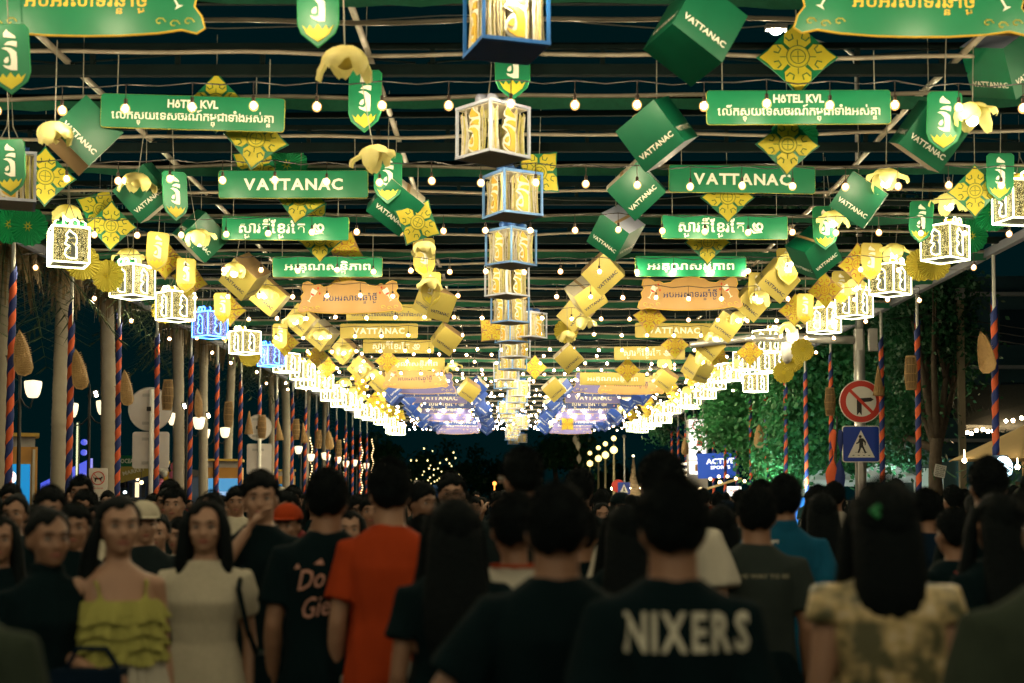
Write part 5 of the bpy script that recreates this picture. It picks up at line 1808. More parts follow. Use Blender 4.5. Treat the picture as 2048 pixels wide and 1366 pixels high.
# tents and stalls
def tent(px0, px1, pyr, pye, d, lab):
    a = P(px0, pye, d); b = P(px1, pye, d); zr = P(px0, pyr, d).z
    w_ = b.x - a.x; ze = a.z
    t = thing('market_tent', lab, 'tent', ((a.x + b.x) / 2, d, .1))
    h = w_ / 2
    MB().add([(-h, 0, ze), (h, 0, ze), (h, w_, ze), (-h, w_, ze), (0, w_ / 2, zr), (-h, 0, ze - .2), (h, 0, ze - .2), (h, w_, ze - .2), (-h, w_, ze - .2)],
             [(0, 1, 4), (1, 2, 4), (2, 3, 4), (3, 0, 4), (0, 5, 6, 1), (1, 6, 7, 2), (3, 8, 5, 0)]).build('canopy', M['tent'], t)
    for x in (-h + .04, h - .04):
        MB().tube([(x, .03, 0), (x, .03, ze)], .025, 6).build('leg', M['white'], t)
    MB().box((0, .6, .5), (w_ * .8, .6, 1.0)).build('counter', M['white'], t)
    for i in range(12):
        q_ = random.Random(i + int(px0))
        MB().lathe([(.04, 0), (.045, .12), (.02, .18), (.02, .24)], 6).build('jar', [M['white'], M['blue'], M['cream'], M['greymetal']][i % 4], t).location = (-w_ * .36 + i * w_ * .065, q_.uniform(.4, .7), 1.0)
    MB().box((0, w_ * .5, ze - .12), (w_ * .6, .06, .04)).build('tube_light', emis('tube_light', (.8, .95, 1), 14), t)
    return t


tent(1624, 1718, 930, 966, 44, 'white peaked tent left of the crossing sign pole')
tent(1728, 1832, 925, 958, 43, 'white peaked tent right of the crossing sign pole')
t = thing('white_screen', 'plain white cloth screen behind the second striped post from the right', 'screen', P(1864, 990, 40))
MB().box((0, 0, 0), (.62, .03, 1.5)).build('cloth', M['tent'], t)
MB().tube([(-.31, 0, -1.4), (-.31, 0, .76)], .02, 6).build('leg', M['white'], t); MB().tube([(.31, 0, -1.4), (.31, 0, .76)], .02, 6).build('leg', M['white'], t)
t = thing('card_stall', 'small blue stall with orange snacks left of the white tents', 'stall', (P(1608, 995, 42).x, 42, .1))
MB().box((0, .3, .75), (.7, .5, 1.5)).build('body', emis('stall_blue_lit', (.02, .2, .8), .5, (.02, .2, .7)), t)
for i in range(7):
    MB().ball((-.28 + i * .09, .2, 1.56 + .03 * (i % 2)), .07, 7, 5).build('snack', M['orange'], t)
# notice on the tree
t = thing('tree_notice', 'tilted white notice of small print nailed to the tree trunk', 'notice', P(1880, 942, 34.6), (0, rad(12), 0))
MB().box((0, 0, 0), (.27, .015, .30)).build('board', M['white'], t)
mb = MB()
for i in range(6):
    put_text(mb, LAT(['HOUSE RENT', '012 345 68', 'FOR ROOM', 'CALL NOW', 'PARKING', 'SERVICE'][i]), .21, .028, (0, .11 - i * .044), -.010)
mb.build('lettering', M['black'], t)
# utility pole
t = thing('utility_pole', 'pale square utility pole with wires right of the big tree', 'utility pole', (P(1926, 995, 37).x, 37, .1))
hz = P(1926, 585, 37).z
MB().box((0, 0, hz / 2), (.16, .16, hz)).build('pole', mat('pole_concrete', (.32, .27, .18), .85, var=.2), t)
MB().box((0, -.02, hz - .15), (.22, .22, .3)).build('cap_box', M['greymetal'], t)
for i in range(3):
    MB().tube([(0, 0, hz - .8 - .2 * i), (2.5, -3, hz - 1.7 - .2 * i), (6, -7, hz - 1.6)], .012, 4).build('wire', M['cable'], t)
MB().tube([(0, -.1, hz - 1.1), (-1.0, -.6, hz - .75), (-2, -.8, hz - .9)], .012, 4).build('wire', M['cable'], t)
# hut with thatch roof and bulbs
t = thing('thatched_hut', 'open hut with a dark thatched roof edge and round bulbs at the right', 'hut', (P(2010, 995, 38).x, 38, .1))
hb = P(1920, 858, 38) - t.location; ht = P(1935, 800, 38) - t.location
MB().add([(hb.x, 0, hb.z), (3.0, 0, hb.z - .1), (3.0, 1.6, ht.z + .6), (ht.x, 1.6, ht.z + .5), (hb.x, 0, hb.z + .12), (3.0, 0, hb.z + .02)], [(0, 1, 5, 4), (4, 5, 2, 3), (0, 4, 3)]).build('roof', M['thatch'], t)
mb = MB(); q = random.Random(9)
for i in range(170):
    f = i / 170; x = hb.x + (3.0 - hb.x) * f
    L = q.uniform(.5, 1.1)
    sl = Vector((0, 1.6, ht.z + .5 - hb.z)).normalized()
    p0 = Vector((x, -.03, hb.z - .1 * f - q.uniform(0, .08))); p1 = p0 + sl * L + Vector((q.uniform(-.05, .05), -.05, .06))
    mb.tube([p0, p1], .018, 4)
mb.build('thatch_strands', M['thatch'], t)
for x in (hb.x + .15, .6, 2.4):
    MB().tube([(x, .2, 0), (x, .2, hb.z)], .06, 7).build('post', M['tan'], t)
MB().box((1.0, 2.6, 1.3), (4.6, .1, 2.6)).build('back_wall', M['wall'], t)
WB = emis('hut_bulb', (1, .72, .40), 30)
for px, py in ((1934, 865), (1943, 867), (1953, 861), (1966, 859), (1976, 863), (1986, 862), (2012, 842), (2026, 841), (2043, 836)):
    v = P(px, py, 37.8) - t.location
    MB().ball((0, 0, 0), .05, 8, 6).build('bulb', WB, t, True).location = v
# parasol
t = thing('parasol', 'large tan parasol at the right edge beside the rightmost striped post', 'parasol', (P(2052, 995, 27).x, 27, .1))
e = P(1904, 920, 27) - t.location; tp = P(2052, 850, 27) - t.location
r_ = -e.x
rimv = [(r_ * math.cos(PI * i / 4 + PI / 8), r_ * math.sin(PI * i / 4 + PI / 8), e.z) for i in range(8)]
MB().add(rimv + [(0, 0, tp.z)], [(i, (i + 1) % 8, 8) for i in range(8)]).build('cover', M['canvas'], t)
MB().tube([(0, 0, 0), (0, 0, tp.z)], .03, 8).build('pole', M['tan'], t)
for i in range(8):
    MB().tube([(0, 0, tp.z - .03), tuple(Vector(rimv[i]) - Vector((0, 0, .02)))], .012, 4).build('rib', M['tan'], t)
for k, (px, py, d) in enumerate(((1929, 921, 26.5), (2035, 934, 26))):
    o = MB().ball((0, 0, 0), .045, 8, 6).tube([(0, 0, .04), (0, 0, .2)], .006, 4).build('hanging_bulb', WB); o.location = P(px, py, d)
    tag(o, ('round warm bulb hanging from the parasol edge', 'round warm bulb under the parasol near the right edge')[k], 'bulb')
# cool flood light behind the tall man
t = thing('flood_light', 'cool white flood light glaring behind the tall man at right', 'flood light', P(2006, 935, 24), (0, 0, rad(10)))
MB().box((0, .14, 0), (.30, .08, .42)).build('housing', M['black'], t)
MB().ball((0, -.01, 0), (.17, .08, .19), 14, 10).build('lens', emis('flood_lens', (.55, .85, 1), 9), t)
MB().tube([(0, .08, -1.5), (0, .08, 0)], .02, 6).build('stand', M['black'], t)
# dark building behind on the right
a = P(1870, 995, 60)
t = thing('dark_building', 'dark teal building filling the background at the right edge', 'building', (a.x + 9, 60, 0))
MB().box((0, 3, 5.5), (18, 6, 11)).build('wall', M['wall'], t)
for i in range(7):
    for j in range(3):
        MB().box((-7.9 + i * 2.4, -.03, 2.6 + j * 3.1), (1.3, .08, 1.5)).build('window', mat('window_dark', (.02, .03, .04), .2), t)
for j in range(3):
    MB().box((0, -.15, 4.0 + j * 3.1), (18, .3, .14)).build('ledge', M['greymetal'], t)
# bushes at the right edge
t = thing('bush', 'dark thin leaved bush at the lower right edge behind the crowd', 'bush', P(2036, 995, 18))
mb = MB(); q = random.Random(5)
for i in range(700):
    p0 = Vector((q.gauss(0, .3), q.gauss(0, .3), q.uniform(-1.5, .35))); D = Vector((q.uniform(-1, 1), q.uniform(-1, 1), q.uniform(-.2, 1))).normalized()
    s = D.orthogonal().normalized() * .012
    mb.add([p0 - s, p0 + s, p0 + D * .22], [(0, 1, 2)])
mb.build('leaves', M['leaf'], t); MB().tube([(0, 0, -1.5), (0, 0, .2)], .03, 6).build('stem', M['bark'], t)
# unseen floods added among the stalls to brighten the right trees
for k, (px, py, d) in enumerate(((1600, 985, 40), (1790, 988, 38), (1545, 975, 44))):
    t = thing('stall_flood', 'small white stall flood light low under the %s tree at right' % ('bright green', 'tall dark', 'light green')[k], 'flood light', P(px, py, d), (rad(-55), 0, 0))
    MB().box((0, 0, 0), (.3, .2, .05)).build('housing', M['white'], t)
    MB().box((0, 0, .03), (.26, .16, .01)).build('lens', emis('stall_flood_lens', (.65, 1, .88), 230), t)

# ============================================================ PEOPLE
def skinmat(nm, c):
    m = mat(nm, c, .5, var=.10, scale=9, bump=.05, bscale=120)
    return m


SK = [skinmat('skin_a', (.25, .135, .082)), skinmat('skin_b', (.32, .185, .12)), skinmat('skin_c', (.19, .10, .06))]
HAIR = mat('hair_black', (.0015, .0045, .0055), .75, var=.3, scale=30, bump=.5, bscale=90, spec=.12)
LIP = mat('lip', (.24, .07, .05), .4)
EYEW = mat('eye_white', (.22, .20, .18), .4)
EYED = mat('eye_dark', (.01, .008, .006), .15)
SHOE = mat('shoe', (.25, .25, .25), .6)


def cloth(nm, c, var=.15, scale=14):
    return mat('cloth_' + nm, c, .9, var=var, scale=scale, bump=.25, bscale=180, spec=.08)


CL = dict(black=cloth('black', (.0015, .0085, .011)), navy=cloth('navy', (.003, .012, .026)), white=cloth('white', (.50, .48, .40)), cream=cloth('cream', (.46, .43, .33), .14, 60),
          orange=cloth('orange', (.31, .040, .010)), grey=cloth('grey', (.024, .034, .032)), blue=cloth('blue', (.006, .075, .14)), olive=cloth('olive', (.028, .040, .028)),
          teal=cloth('teal', (.02, .06, .065)), brown=cloth('brown', (.10, .06, .04)), maroon=cloth('maroon', (.12, .02, .02)), pale=cloth('pale', (.26, .25, .22)),
          yellow=cloth('yellow', (.30, .30, .08)), gold=None, dgrey=cloth('dgrey', (.010, .018, .020)))
# satin blouse with a woven blotchy gold pattern
m = bpy.data.materials.new('gold_brocade'); n, l = nodes(m); b = n['Principled BSDF']; b.inputs['Roughness'].default_value = .38
tc = n.new('ShaderNodeTexCoord'); v1 = n.new('ShaderNodeTexNoise'); v1.inputs['Scale'].default_value = 16; v1.inputs['Detail'].default_value = 3
l.new(tc.outputs['Object'], v1.inputs['Vector']); rp = n.new('ShaderNodeValToRGB'); l.new(v1.outputs['Fac'], rp.inputs[0])
rp.color_ramp.elements[0].position = .40; rp.color_ramp.elements[0].color = (.10, .10, .05, 1); rp.color_ramp.elements[1].position = .58; rp.color_ramp.elements[1].color = (.58, .45, .22, 1)
e_ = rp.color_ramp.elements.new(.75); e_.color = (.75, .72, .60, 1); l.new(rp.outputs[0], b.inputs['Base Color'])
CL['gold'] = m


def remesh(mb, vox, sm=4):
    me = mb.mesh('tmp', M['white'])
    o = bpy.data.objects.new('tmp', me); COL.objects.link(o)
    r = o.modifiers.new('r', 'REMESH'); r.mode = 'VOXEL'; r.voxel_size = vox; r.use_smooth_shade = True
    s = o.modifiers.new('s', 'SMOOTH'); s.factor = .5; s.iterations = sm
    bpy.context.view_layer.update()
    out = bpy.data.meshes.new_from_object(o.evaluated_get(bpy.context.evaluated_depsgraph_get()))
    bpy.data.objects.remove(o); bpy.data.meshes.remove(me)
    out.materials.clear()
    return out


def rings(mb, prof, n=20, lean=0.0):
    """stacked horizontal ellipses (z, rx, ry, cy[, cx])"""
    vs = []; fs = []
    for p in prof:
        z, rx, ry = p[:3]; cy = p[3] if len(p) > 3 else 0; cx = p[4] if len(p) > 4 else 0
        for k in range(n):
            a = 2 * PI * k / n
            ca, sa = math.cos(a), math.sin(a)
            # slightly squared ellipse
            e = .85
            vs.append((cx + rx * math.copysign(abs(ca) ** e, ca), cy + ry * math.copysign(abs(sa) ** e, sa), z))
    N = len(prof)
    up = prof[-1][0] > prof[0][0]
    for i in range(N - 1):
        for k in range(n):
            k2 = (k + 1) % n
            q_ = (i * n + k, i * n + k2, (i + 1) * n + k2, (i + 1) * n + k)
            fs.append(q_ if up else q_[::-1])
    c0 = tuple(range(n)); c1 = tuple((N - 1) * n + k for k in range(n))
    fs.append(c0[::-1] if up else c0); fs.append(c1 if up else c1[::-1])
    return mb.add(vs, fs)


ARMS = dict(
    down=[(.166, .005, 1.372), (.212, .03, 1.10), (.225, -.05, .87)],
    swing=[(.166, .005, 1.372), (.212, .07, 1.11), (.225, .02, .89)],
    fwd=[(.166, .005, 1.372), (.24, -.05, 1.11), (.22, -.22, .95)],
    bent=[(.166, .005, 1.372), (.25, .03, 1.12), (.13, -.20, 1.06)],
    chin=[(.166, .0, 1.372), (.25, -.17, 1.16), (.05, -.17, 1.455)],
    up=[(.166, .0, 1.372), (.27, -.16, 1.25), (.20, -.26, 1.50)],
    phone=[(.166, .005, 1.372), (.23, -.02, 1.12), (.10, -.25, 1.22)],
    wide=[(.166, .005, 1.372), (.33, .03, 1.13), (.26, -.02, .93)])


def arm_pts(kind, sx, w):
    return [Vector((p[0] * sx * w, p[1], p[2])) for p in ARMS[kind]]


def add_arm(mb, pts, k=1.0, fr=.0095):
    s, e, w_ = pts
    mb.tube([s + Vector((-.04 if s.x > 0 else .04, 0, .01)), s, s.lerp(e, .35), s.lerp(e, .8), e, e.lerp(w_, .3), e.lerp(w_, .75), w_],
            [.045 * k, .052 * k, .047 * k, .040 * k, .038 * k, .040 * k, .030 * k, .024 * k], 12)
    D = (w_ - e).normalized()
    side = D.cross(Vector((s.x, 0, 0)).normalized())
    if side.length < .2:
        side = Vector((0, 1, 0))
    side.normalize(); nrm = D.cross(side).normalized()
    inw = Vector((-math.copysign(1, s.x), 0, 0))
    if nrm.dot(inw) < 0:
        nrm = -nrm
    # palm
    for q in (-.022, -.008, .008, .022):
        b0 = w_ + D * .01 + side * q * .6; b1 = w_ + D * .085 + side * q
        mb.tube([b0, b1], [.016, .014], 8)
        L = {-.022: .058, -.008: .068, .008: .072, .022: .062}[q]
        mb.tube([b1 - D * .01, b1 + D * L * .45 + nrm * .006, b1 + D * L * .8 + nrm * .022, b1 + D * L * .95 + nrm * .036], [fr, fr, fr * .9, fr * .8], 6)
    t0 = w_ + D * .03 + side * .02
    mb.tube([t0, t0 + side * .025 + D * .03 + nrm * .01, t0 + side * .030 + D * .062 + nrm * .018], [.013, .011, .0085], 6)


def body_mesh(sex, armL, armR, stride, vox):
    mb = MB(); f = sex == 'f'; w_ = .89 if f else 1.0; k = .82 if f else 1.0
    if f:
        rings(mb, [(.78, .13, .10), (.87, .17, .12), (.97, .155, .11), (1.07, .118, .088), (1.17, .125, .095), (1.27, .142, .108, -.01), (1.35, .138, .090), (1.40, .124, .074), (1.435, .085, .06), (1.455, .055, .05)])
    else:
        rings(mb, [(.78, .12, .09), (.87, .160, .115), (.97, .155, .105), (1.07, .145, .10), (1.18, .148, .108), (1.30, .160, .112), (1.37, .160, .095), (1.42, .132, .082), (1.452, .092, .070), (1.475, .066, .060)])
    nr = .048 if f else .063
    mb.tube([(0, .012, 1.40), (0, .008, 1.47), (0, -.002, 1.56)], [nr * 1.25, nr, nr * .98], 14)
    # head
    mb.ball((0, .006, 1.615), (.075, .094, .094), 20, 14)
    mb.ball((0, -.030, 1.560), (.058, .062, .075), 18, 12)
    mb.ball((0, -.062, 1.512), (.028, .026, .022), 12, 8)
    mb.ball((0, -.092, 1.572), (.013, .022, .016), 10, 6)
    mb.tube([(0, -.080, 1.612), (0, -.095, 1.575)], [.008, .011], 8)
    mb.ball((0, -.080, 1.622), (.05, .016, .012), 12, 6)
    for sx in (-1, 1):
        mb.ball((sx * .040, -.062, 1.572), (.022, .024, .022), 10, 8)
        mb.ball((sx * .076, .008, 1.585), (.010, .020, .031), 8, 6)
        add_arm(mb, arm_pts(armL if sx > 0 else armR, sx, w_), k)
        sy = stride * sx
        mb.tube([(sx * .085, 0, .88), (sx * .092, -.01 + sy * .3, .70), (sx * .095, -.012 + sy * .6, .49), (sx * .097, .012 + sy * .8, .33), (sx * .098, .015 + sy, .12), (sx * .098, .012 + sy, .06)],
                [.088, .078, .052, .052, .034, .034], 12)
        mb.tube([(sx * .098, .05 + sy, .035), (sx * .10, -.05 + sy, .032), (sx * .107, -.15 + sy, .022), (sx * .107, -.185 + sy, .018)], [.034, .038, .030, .014], 10)
    return remesh(mb, vox, 3)


def folds(me, amp, fx, fz, seed, zlo=0, zhi=3):
    o = Vector((seed * 3.1, seed * 1.7, 0))
    ns = [v.normal.copy() for v in me.vertices]
    for v, n_ in zip(me.vertices, ns):
        c = v.co
        a = noise.noise(Vector((c.x * fx + c.z * 1.5, c.y * fx, c.z * fz)) + o) + .5 * noise.noise(Vector((c.x * fx * 2.2 - c.z * 3, c.y * fx * 2, c.z * fz * 2.4)) + o * 2)
        v.co = c + n_ * a * amp * min(1, max(.25, (1.5 - c.z) * 2.2))


def top_mesh(kind, sex, armL, armR, vox, seed):
    mb = MB(); f = sex == 'f'; w_ = .89 if f else 1.0
    if kind in ('tee', 'polo', 'blouse'):
        if f:
            pr = [(.80, .195, .14), (.90, .192, .14), (1.00, .165, .122), (1.10, .142, .108), (1.20, .144, .116), (1.28, .156, .124, -.01), (1.36, .154, .106), (1.41, .136, .090), (1.445, .098, .074), (1.462, .068, .060)]
        else:
            pr = [(.76, .184, .145), (.88, .182, .145), (1.00, .172, .132), (1.10, .166, .126), (1.20, .170, .130), (1.31, .180, .130), (1.375, .178, .112), (1.425, .142, .094), (1.458, .096, .078), (1.48, .070, .068)]
        rings(mb, pr, 24)
        for sx in (-1, 1):
            p = arm_pts(armL if sx > 0 else armR, sx, w_)
            if kind == 'blouse':
                mb.tube([p[0] + Vector((-.05 * sx, 0, 0)), p[0] + Vector((.005 * sx, 0, .005)), p[0].lerp(p[1], .16)], [.070, .068, .066], 14)
            else:
                g = .92 if f else 1.05
                mb.tube([p[0] + Vector((-.06 * sx, 0, .0)), p[0], p[0].lerp(p[1], .35), p[0].lerp(p[1], .72 if not f else .55)], [.060 * g, .064 * g, .070 * g, .077 * g], 14)
        if kind == 'polo':
            mb.tube([(0, .012, 1.455), (0, .012, 1.51)], [.074, .068], 16)
        me = remesh(mb, vox, 5)
        folds(me, .042, 6.5, 1.8, seed)
    elif kind == 'strap':
        rings(mb, [(1.00, .155, .115), (1.08, .150, .112), (1.17, .165, .128), (1.26, .172, .140, -.02), (1.315, .155, .118, -.01)], 24)
        for sx in (-1, 1):
            mb.tube([(sx * .08, -.11, 1.30), (sx * .095, -.075, 1.38), (sx * .10, 0, 1.41), (sx * .09, .08, 1.36), (sx * .08, .10, 1.28)], .010, 6)
        me = remesh(mb, min(vox, .010), 2)
        q_ = random.Random(seed)
        RF = MB()
        for tier in range(4):
            z = 1.315 - .052 * tier; n = 150; ph = q_.uniform(0, 6); vs = []; fs = []
            for i in range(n):
                a = 2 * PI * i / n
                w1 = math.sin(11 * a + ph) + .6 * math.sin(23 * a + 2 * ph) + .5 * math.sin(5 * a)
                for j, (dr, dz) in enumerate(((0, 0), (.018, -.022), (.032, -.055), (.042, -.082))):
                    r_ = 1 + (dr + .011 * w1 * j / 3) / .14
                    vs.append((.150 * r_ * math.cos(a), .124 * r_ * math.sin(a) - .012, z + dz + .010 * math.sin(7 * a + ph) * j / 3))
                k2 = (i + 1) % n
                for j in range(3):
                    fs.append((4 * i + j, 4 * i + j + 1, 4 * k2 + j + 1, 4 * k2 + j))
            RF.add(vs, fs)
        bmm = bmesh.new(); bmm.from_mesh(me); t2 = RF.mesh('tmp2', M['white'], True); bmm.from_mesh(t2); bmm.to_mesh(me); bmm.free(); bpy.data.meshes.remove(t2)
        me.materials.clear()
    elif kind == 'dress':
        rings(mb, [(.42, .215, .17), (.60, .205, .16), (.80, .195, .148), (.90, .188, .138), (1.00, .160, .118), (1.09, .134, .102), (1.18, .140, .112), (1.27, .160, .124, -.012), (1.35, .162, .106), (1.40, .134, .086), (1.435, .095, .074), (1.452, .068, .066)], 24)
        for sx in (-1, 1):
            p = arm_pts(armL if sx > 0 else armR, sx, w_)
            mb.tube([p[0] + Vector((-.05 * sx, 0, 0)), p[0] + Vector((.0 * sx, 0, -.005)), p[0].lerp(p[1], .28), p[0].lerp(p[1], .62)], [.052, .062, .070, .058], 14)
        me = remesh(mb, vox, 4)
        folds(me, .010, 9, 2.5, seed)
    return me


def bottom_mesh(kind, sex, stride, vox, seed):
    mb = MB(); h = .01 if sex == 'f' else 0
    if kind == 'skirt':
        n = 60; vs = []; fs = []
        zz = [1.13, 1.04, .86, .62, .42]
        for i, z in enumerate(zz):
            for k in range(n):
                a = 2 * PI * k / n
                pl = (.012 * i) * math.sin(k * PI)  # flat
                r = [.165, .185, .225, .255, .28][i] + .012 * i * (1 if k % 2 else -1) * .6
                vs.append((r * math.cos(a), r * .8 * math.sin(a), z))
        for i in range(len(zz) - 1):
            for k in range(n):
                fs.append((i * n + k, (i + 1) * n + k, (i + 1) * n + (k + 1) % n, i * n + (k + 1) % n))
        return MB().add(vs, fs).mesh('skirt', M['white'])
    zl = .52 if kind == 'shorts' else .10
    rings(mb, [(.80, .16, .12), (.86, .185, .132), (.94, .178 + h, .128), (1.0, .160 + h, .118)], 20)
    for sx in (-1, 1):
        sy = stride * sx
        full = [(sx * .092, 0, .88, .108), (sx * .100, -.008 + sy * .3, .70, .102), (sx * .104, -.012 + sy * .6, .50, .088), (sx * .104, .01 + sy * .8, .33, .075), (sx * .102, .014 + sy, .10, .066)]
        pts = [p for p in full if p[2] >= zl - .03]
        mb.tube([p[:3] for p in pts], [p[3] for p in pts], 14)
    me = remesh(mb, vox, 4)
    folds(me, .012, 9, 3, seed)
    return me


def hair_mesh(kind, seed):
    q_ = random.Random(seed)
    mb = MB()
    g = MB().ball((0, 0, 0), (.087, .107, .100), 40, 28)
    vs = []
    for x, y, z in g.v:
        p = Vector((x, y, z)) + Vector((0, .012, 1.622))
        rough = noise.noise(p * 14 + Vector((seed, 0, 0))) * .010 + noise.noise(p * 40) * .004
        d_ = (p - Vector((0, .012, 1.60))).normalized()
        p += d_ * rough
        if kind in ('short', 'messy') and z > .03:
            p += Vector((0, -.004, .012 + (.010 * noise.noise(p * 22 + Vector((3, seed, 0))) if kind == 'messy' else 0)))
        yy = p.y
        zb = 1.664 if yy < -.062 else (1.664 - (yy + .062) * 1.05 if yy < .06 else 1.536)
        if kind in ('long', 'medium', 'pony', 'bun'):
            zb = 1.684 if yy < -.058 else (1.684 - (yy + .058) * 1.9 if yy < .02 else 1.53)
        zb += .012 * math.sin(p.x * 60 + seed) + (.02 * (p.x / .08) if yy < -.03 else 0)
        if p.z < zb:
            c = Vector((0, .005, 1.60))
            k = .80
            p = c + (p - c) * k
        vs.append(p)
    mb.add(vs, g.f)
    if kind in ('short', 'messy', 'long', 'medium'):
        for i in range(2200 if kind in ('short', 'messy') else 700):
            a = q_.uniform(0, 2 * PI); el = q_.uniform(-.2, PI / 2)
            d_ = Vector((math.cos(a) * math.cos(el), math.sin(a) * math.cos(el), math.sin(el)))
            if d_.y < -.55 and d_.z < .5:
                continue
            p = Vector((0, .012, 1.630)) + Vector((d_.x * .086, d_.y * .106, d_.z * .102))
            tdir = (d_ * .5 + Vector((q_.uniform(-1, 1), q_.uniform(-1, 1), q_.uniform(-.7, .6))) * .8).normalized()
            s_ = tdir.cross(d_).normalized() * .0022
            L = q_.uniform(.012, .034) * (.85 if kind == 'messy' else .6) * (.7 + .8 * abs(noise.noise(p * 18 + Vector((seed, 0, 0)))))
            mb.add([p - s_, p + s_, p + tdir * L + d_ * .006], [(0, 1, 2)])
    if kind == 'long':
        n = 26; vs = []; fs = []
        prof = [(1.66, .080, .075, .02), (1.58, .094, .070, .045), (1.50, .098, .058, .062), (1.42, .108, .048, .082), (1.34, .116, .042, .100), (1.26, .112, .036, .112), (1.18, .090, .026, .116), (1.13, .05, .012, .116)]
        for z, rx, ry, cy in prof:
            for k in range(n):
                a = 2 * PI * k / n
                r = 1 + .06 * math.sin(k * 2.6 + seed) + .04 * noise.noise(Vector((k * .7, z * 6, seed)))
                vs.append((rx * r * math.cos(a), cy + ry * r * math.sin(a), z))
        for i in range(len(prof) - 1):
            for k in range(n):
                fs.append((i * n + k, (i + 1) * n + k, (i + 1) * n + (k + 1) % n, i * n + (k + 1) % n))
        fs.append(tuple(range(n)))
        mb.add(vs, fs)
        for sx in (-1, 1):
            mb.tube([(sx * .070, -.02, 1.66), (sx * .088, -.035, 1.58), (sx * .094, -.045, 1.48), (sx * .105, -.06, 1.38), (sx * .105, -.07, 1.27), (sx * .09, -.065, 1.20)], [.024, .026, .030, .036, .030, .008], 9)
    if kind == 'medium':
        n = 26; vs = []; fs = []
        prof = [(1.66, .080, .075, .02), (1.58, .090, .070, .040), (1.50, .090, .062, .050), (1.43, .092, .052, .062), (1.375, .084, .040, .072), (1.34, .055, .020, .078)]
        for z, rx, ry, cy in prof:
            for k in range(n):
                a = 2 * PI * k / n
                r = 1 + .05 * math.sin(k * 2.6 + seed) + .04 * noise.noise(Vector((k * .7, z * 6, seed)))
                vs.append((rx * r * math.cos(a), cy + ry * r * math.sin(a), z - .005 * math.sin(k * 1.9)))
        for i in range(len(prof) - 1):
            for k in range(n):
                fs.append((i * n + k, (i + 1) * n + k, (i + 1) * n + (k + 1) % n, i * n + (k + 1) % n))
        fs.append(tuple(range(n)))
        mb.add(vs, fs)
        for sx in (-1, 1):
            mb.tube([(sx * .066, -.03, 1.665), (sx * .086, -.04, 1.60), (sx * .090, -.04, 1.52), (sx * .098, -.045, 1.44), (sx * .095, -.05, 1.36)], [.020, .024, .028, .028, .008], 9)
    if kind == 'pony':
        mb.tube([(0, .10, 1.66), (.01, .155, 1.64), (.02, .165, 1.54), (.05, .15, 1.40), (.07, .14, 1.26), (.07, .14, 1.16)], [.022, .034, .038, .036, .028, .006], 10)
        for sx in (1,):
            mb.tube([(-.078, -.02, 1.62), (-.10, .03, 1.50), (-.12, .0, 1.36), (-.125, -.03, 1.20), (-.12, -.03, 1.08)], [.02, .034, .038, .034, .01], 9)
    if kind == 'bun':
        mb.ball((0, .095, 1.69), (.048, .048, .046), 14, 10)
    return mb.mesh('hair', HAIR, True)


def cap_mesh(m_):
    mb = MB(); g = MB().ball((0, 0, 0), (.094, .112, .088), 28, 16)
    vs = [(x, y + .004, max(z, -.012) + 1.655) for x, y, z in g.v]
    mb.add(vs, g.f)
    vs = []; fs = []
    for i in range(9):
        a = PI + PI * (i + .8) / 9.6
        vs += [(.090 * math.cos(a), .104 * math.sin(a) + .004, 1.652), (.085 * math.cos(a), .104 * math.sin(a) - .065 * math.sin(-a + PI * 2) ** 1 * 1 - .01, 1.640)]
    for i in range(8):
        fs.append((2 * i, 2 * i + 1, 2 * i + 3, 2 * i + 2))
    mb.add(vs, fs)
    return mb.mesh('cap', m_, True)


HM = {k: hair_mesh(k, i + 2) for i, k in enumerate(('short', 'messy', 'long', 'pony', 'bun', 'medium'))}
EYE = MB().ball((0, 0, 0), (.0135, .008, .0075), 10, 7).mesh('eye', EYEW, True)
IRIS = MB().ball((0, -.0045, 0), (.0062, .005, .0062), 8, 6).mesh('iris', EYED, True)
BROW = MB().tube([(-.02, 0, -.002), (0, -.004, .004), (.02, .002, 0)], [.002, .0042, .002], 6).mesh('eyebrow', HAIR)
LIPS = MB().tube([(-.024, .010, 0), (-.012, .001, .002), (0, -.002, .001), (.012, .001, .002), (.024, .010, 0)], [.002, .0065, .0075, .0065, .002], 8).mesh('lips', LIP, True)
SHOES = {}


def shoe_mesh(stride):
    if stride not in SHOES:
        mb = MB()
        for sx in (-1, 1):
            sy = stride * sx
            mb.tube([(sx * .098, .065 + sy, .045), (sx * .098, .03 + sy, .06), (sx * .10, -.05 + sy, .050), (sx * .107, -.15 + sy, .038), (sx * .107, -.195 + sy, .03)], [.030, .046, .048, .042, .022], 10)
        SHOES[stride] = mb.mesh('shoes', SHOE, True)
    return SHOES[stride]


_pc = {}


def cached(fn, *a):
    k = (fn.__name__,) + a
    if k not in _pc:
        _pc[k] = fn(*a)
    return _pc[k]


def dress_slot(o, m_):
    if not o.data.materials:
        o.data.materials.append(M['white'])
    o.material_slots[0].link = 'OBJECT'
    o.material_slots[0].material = m_


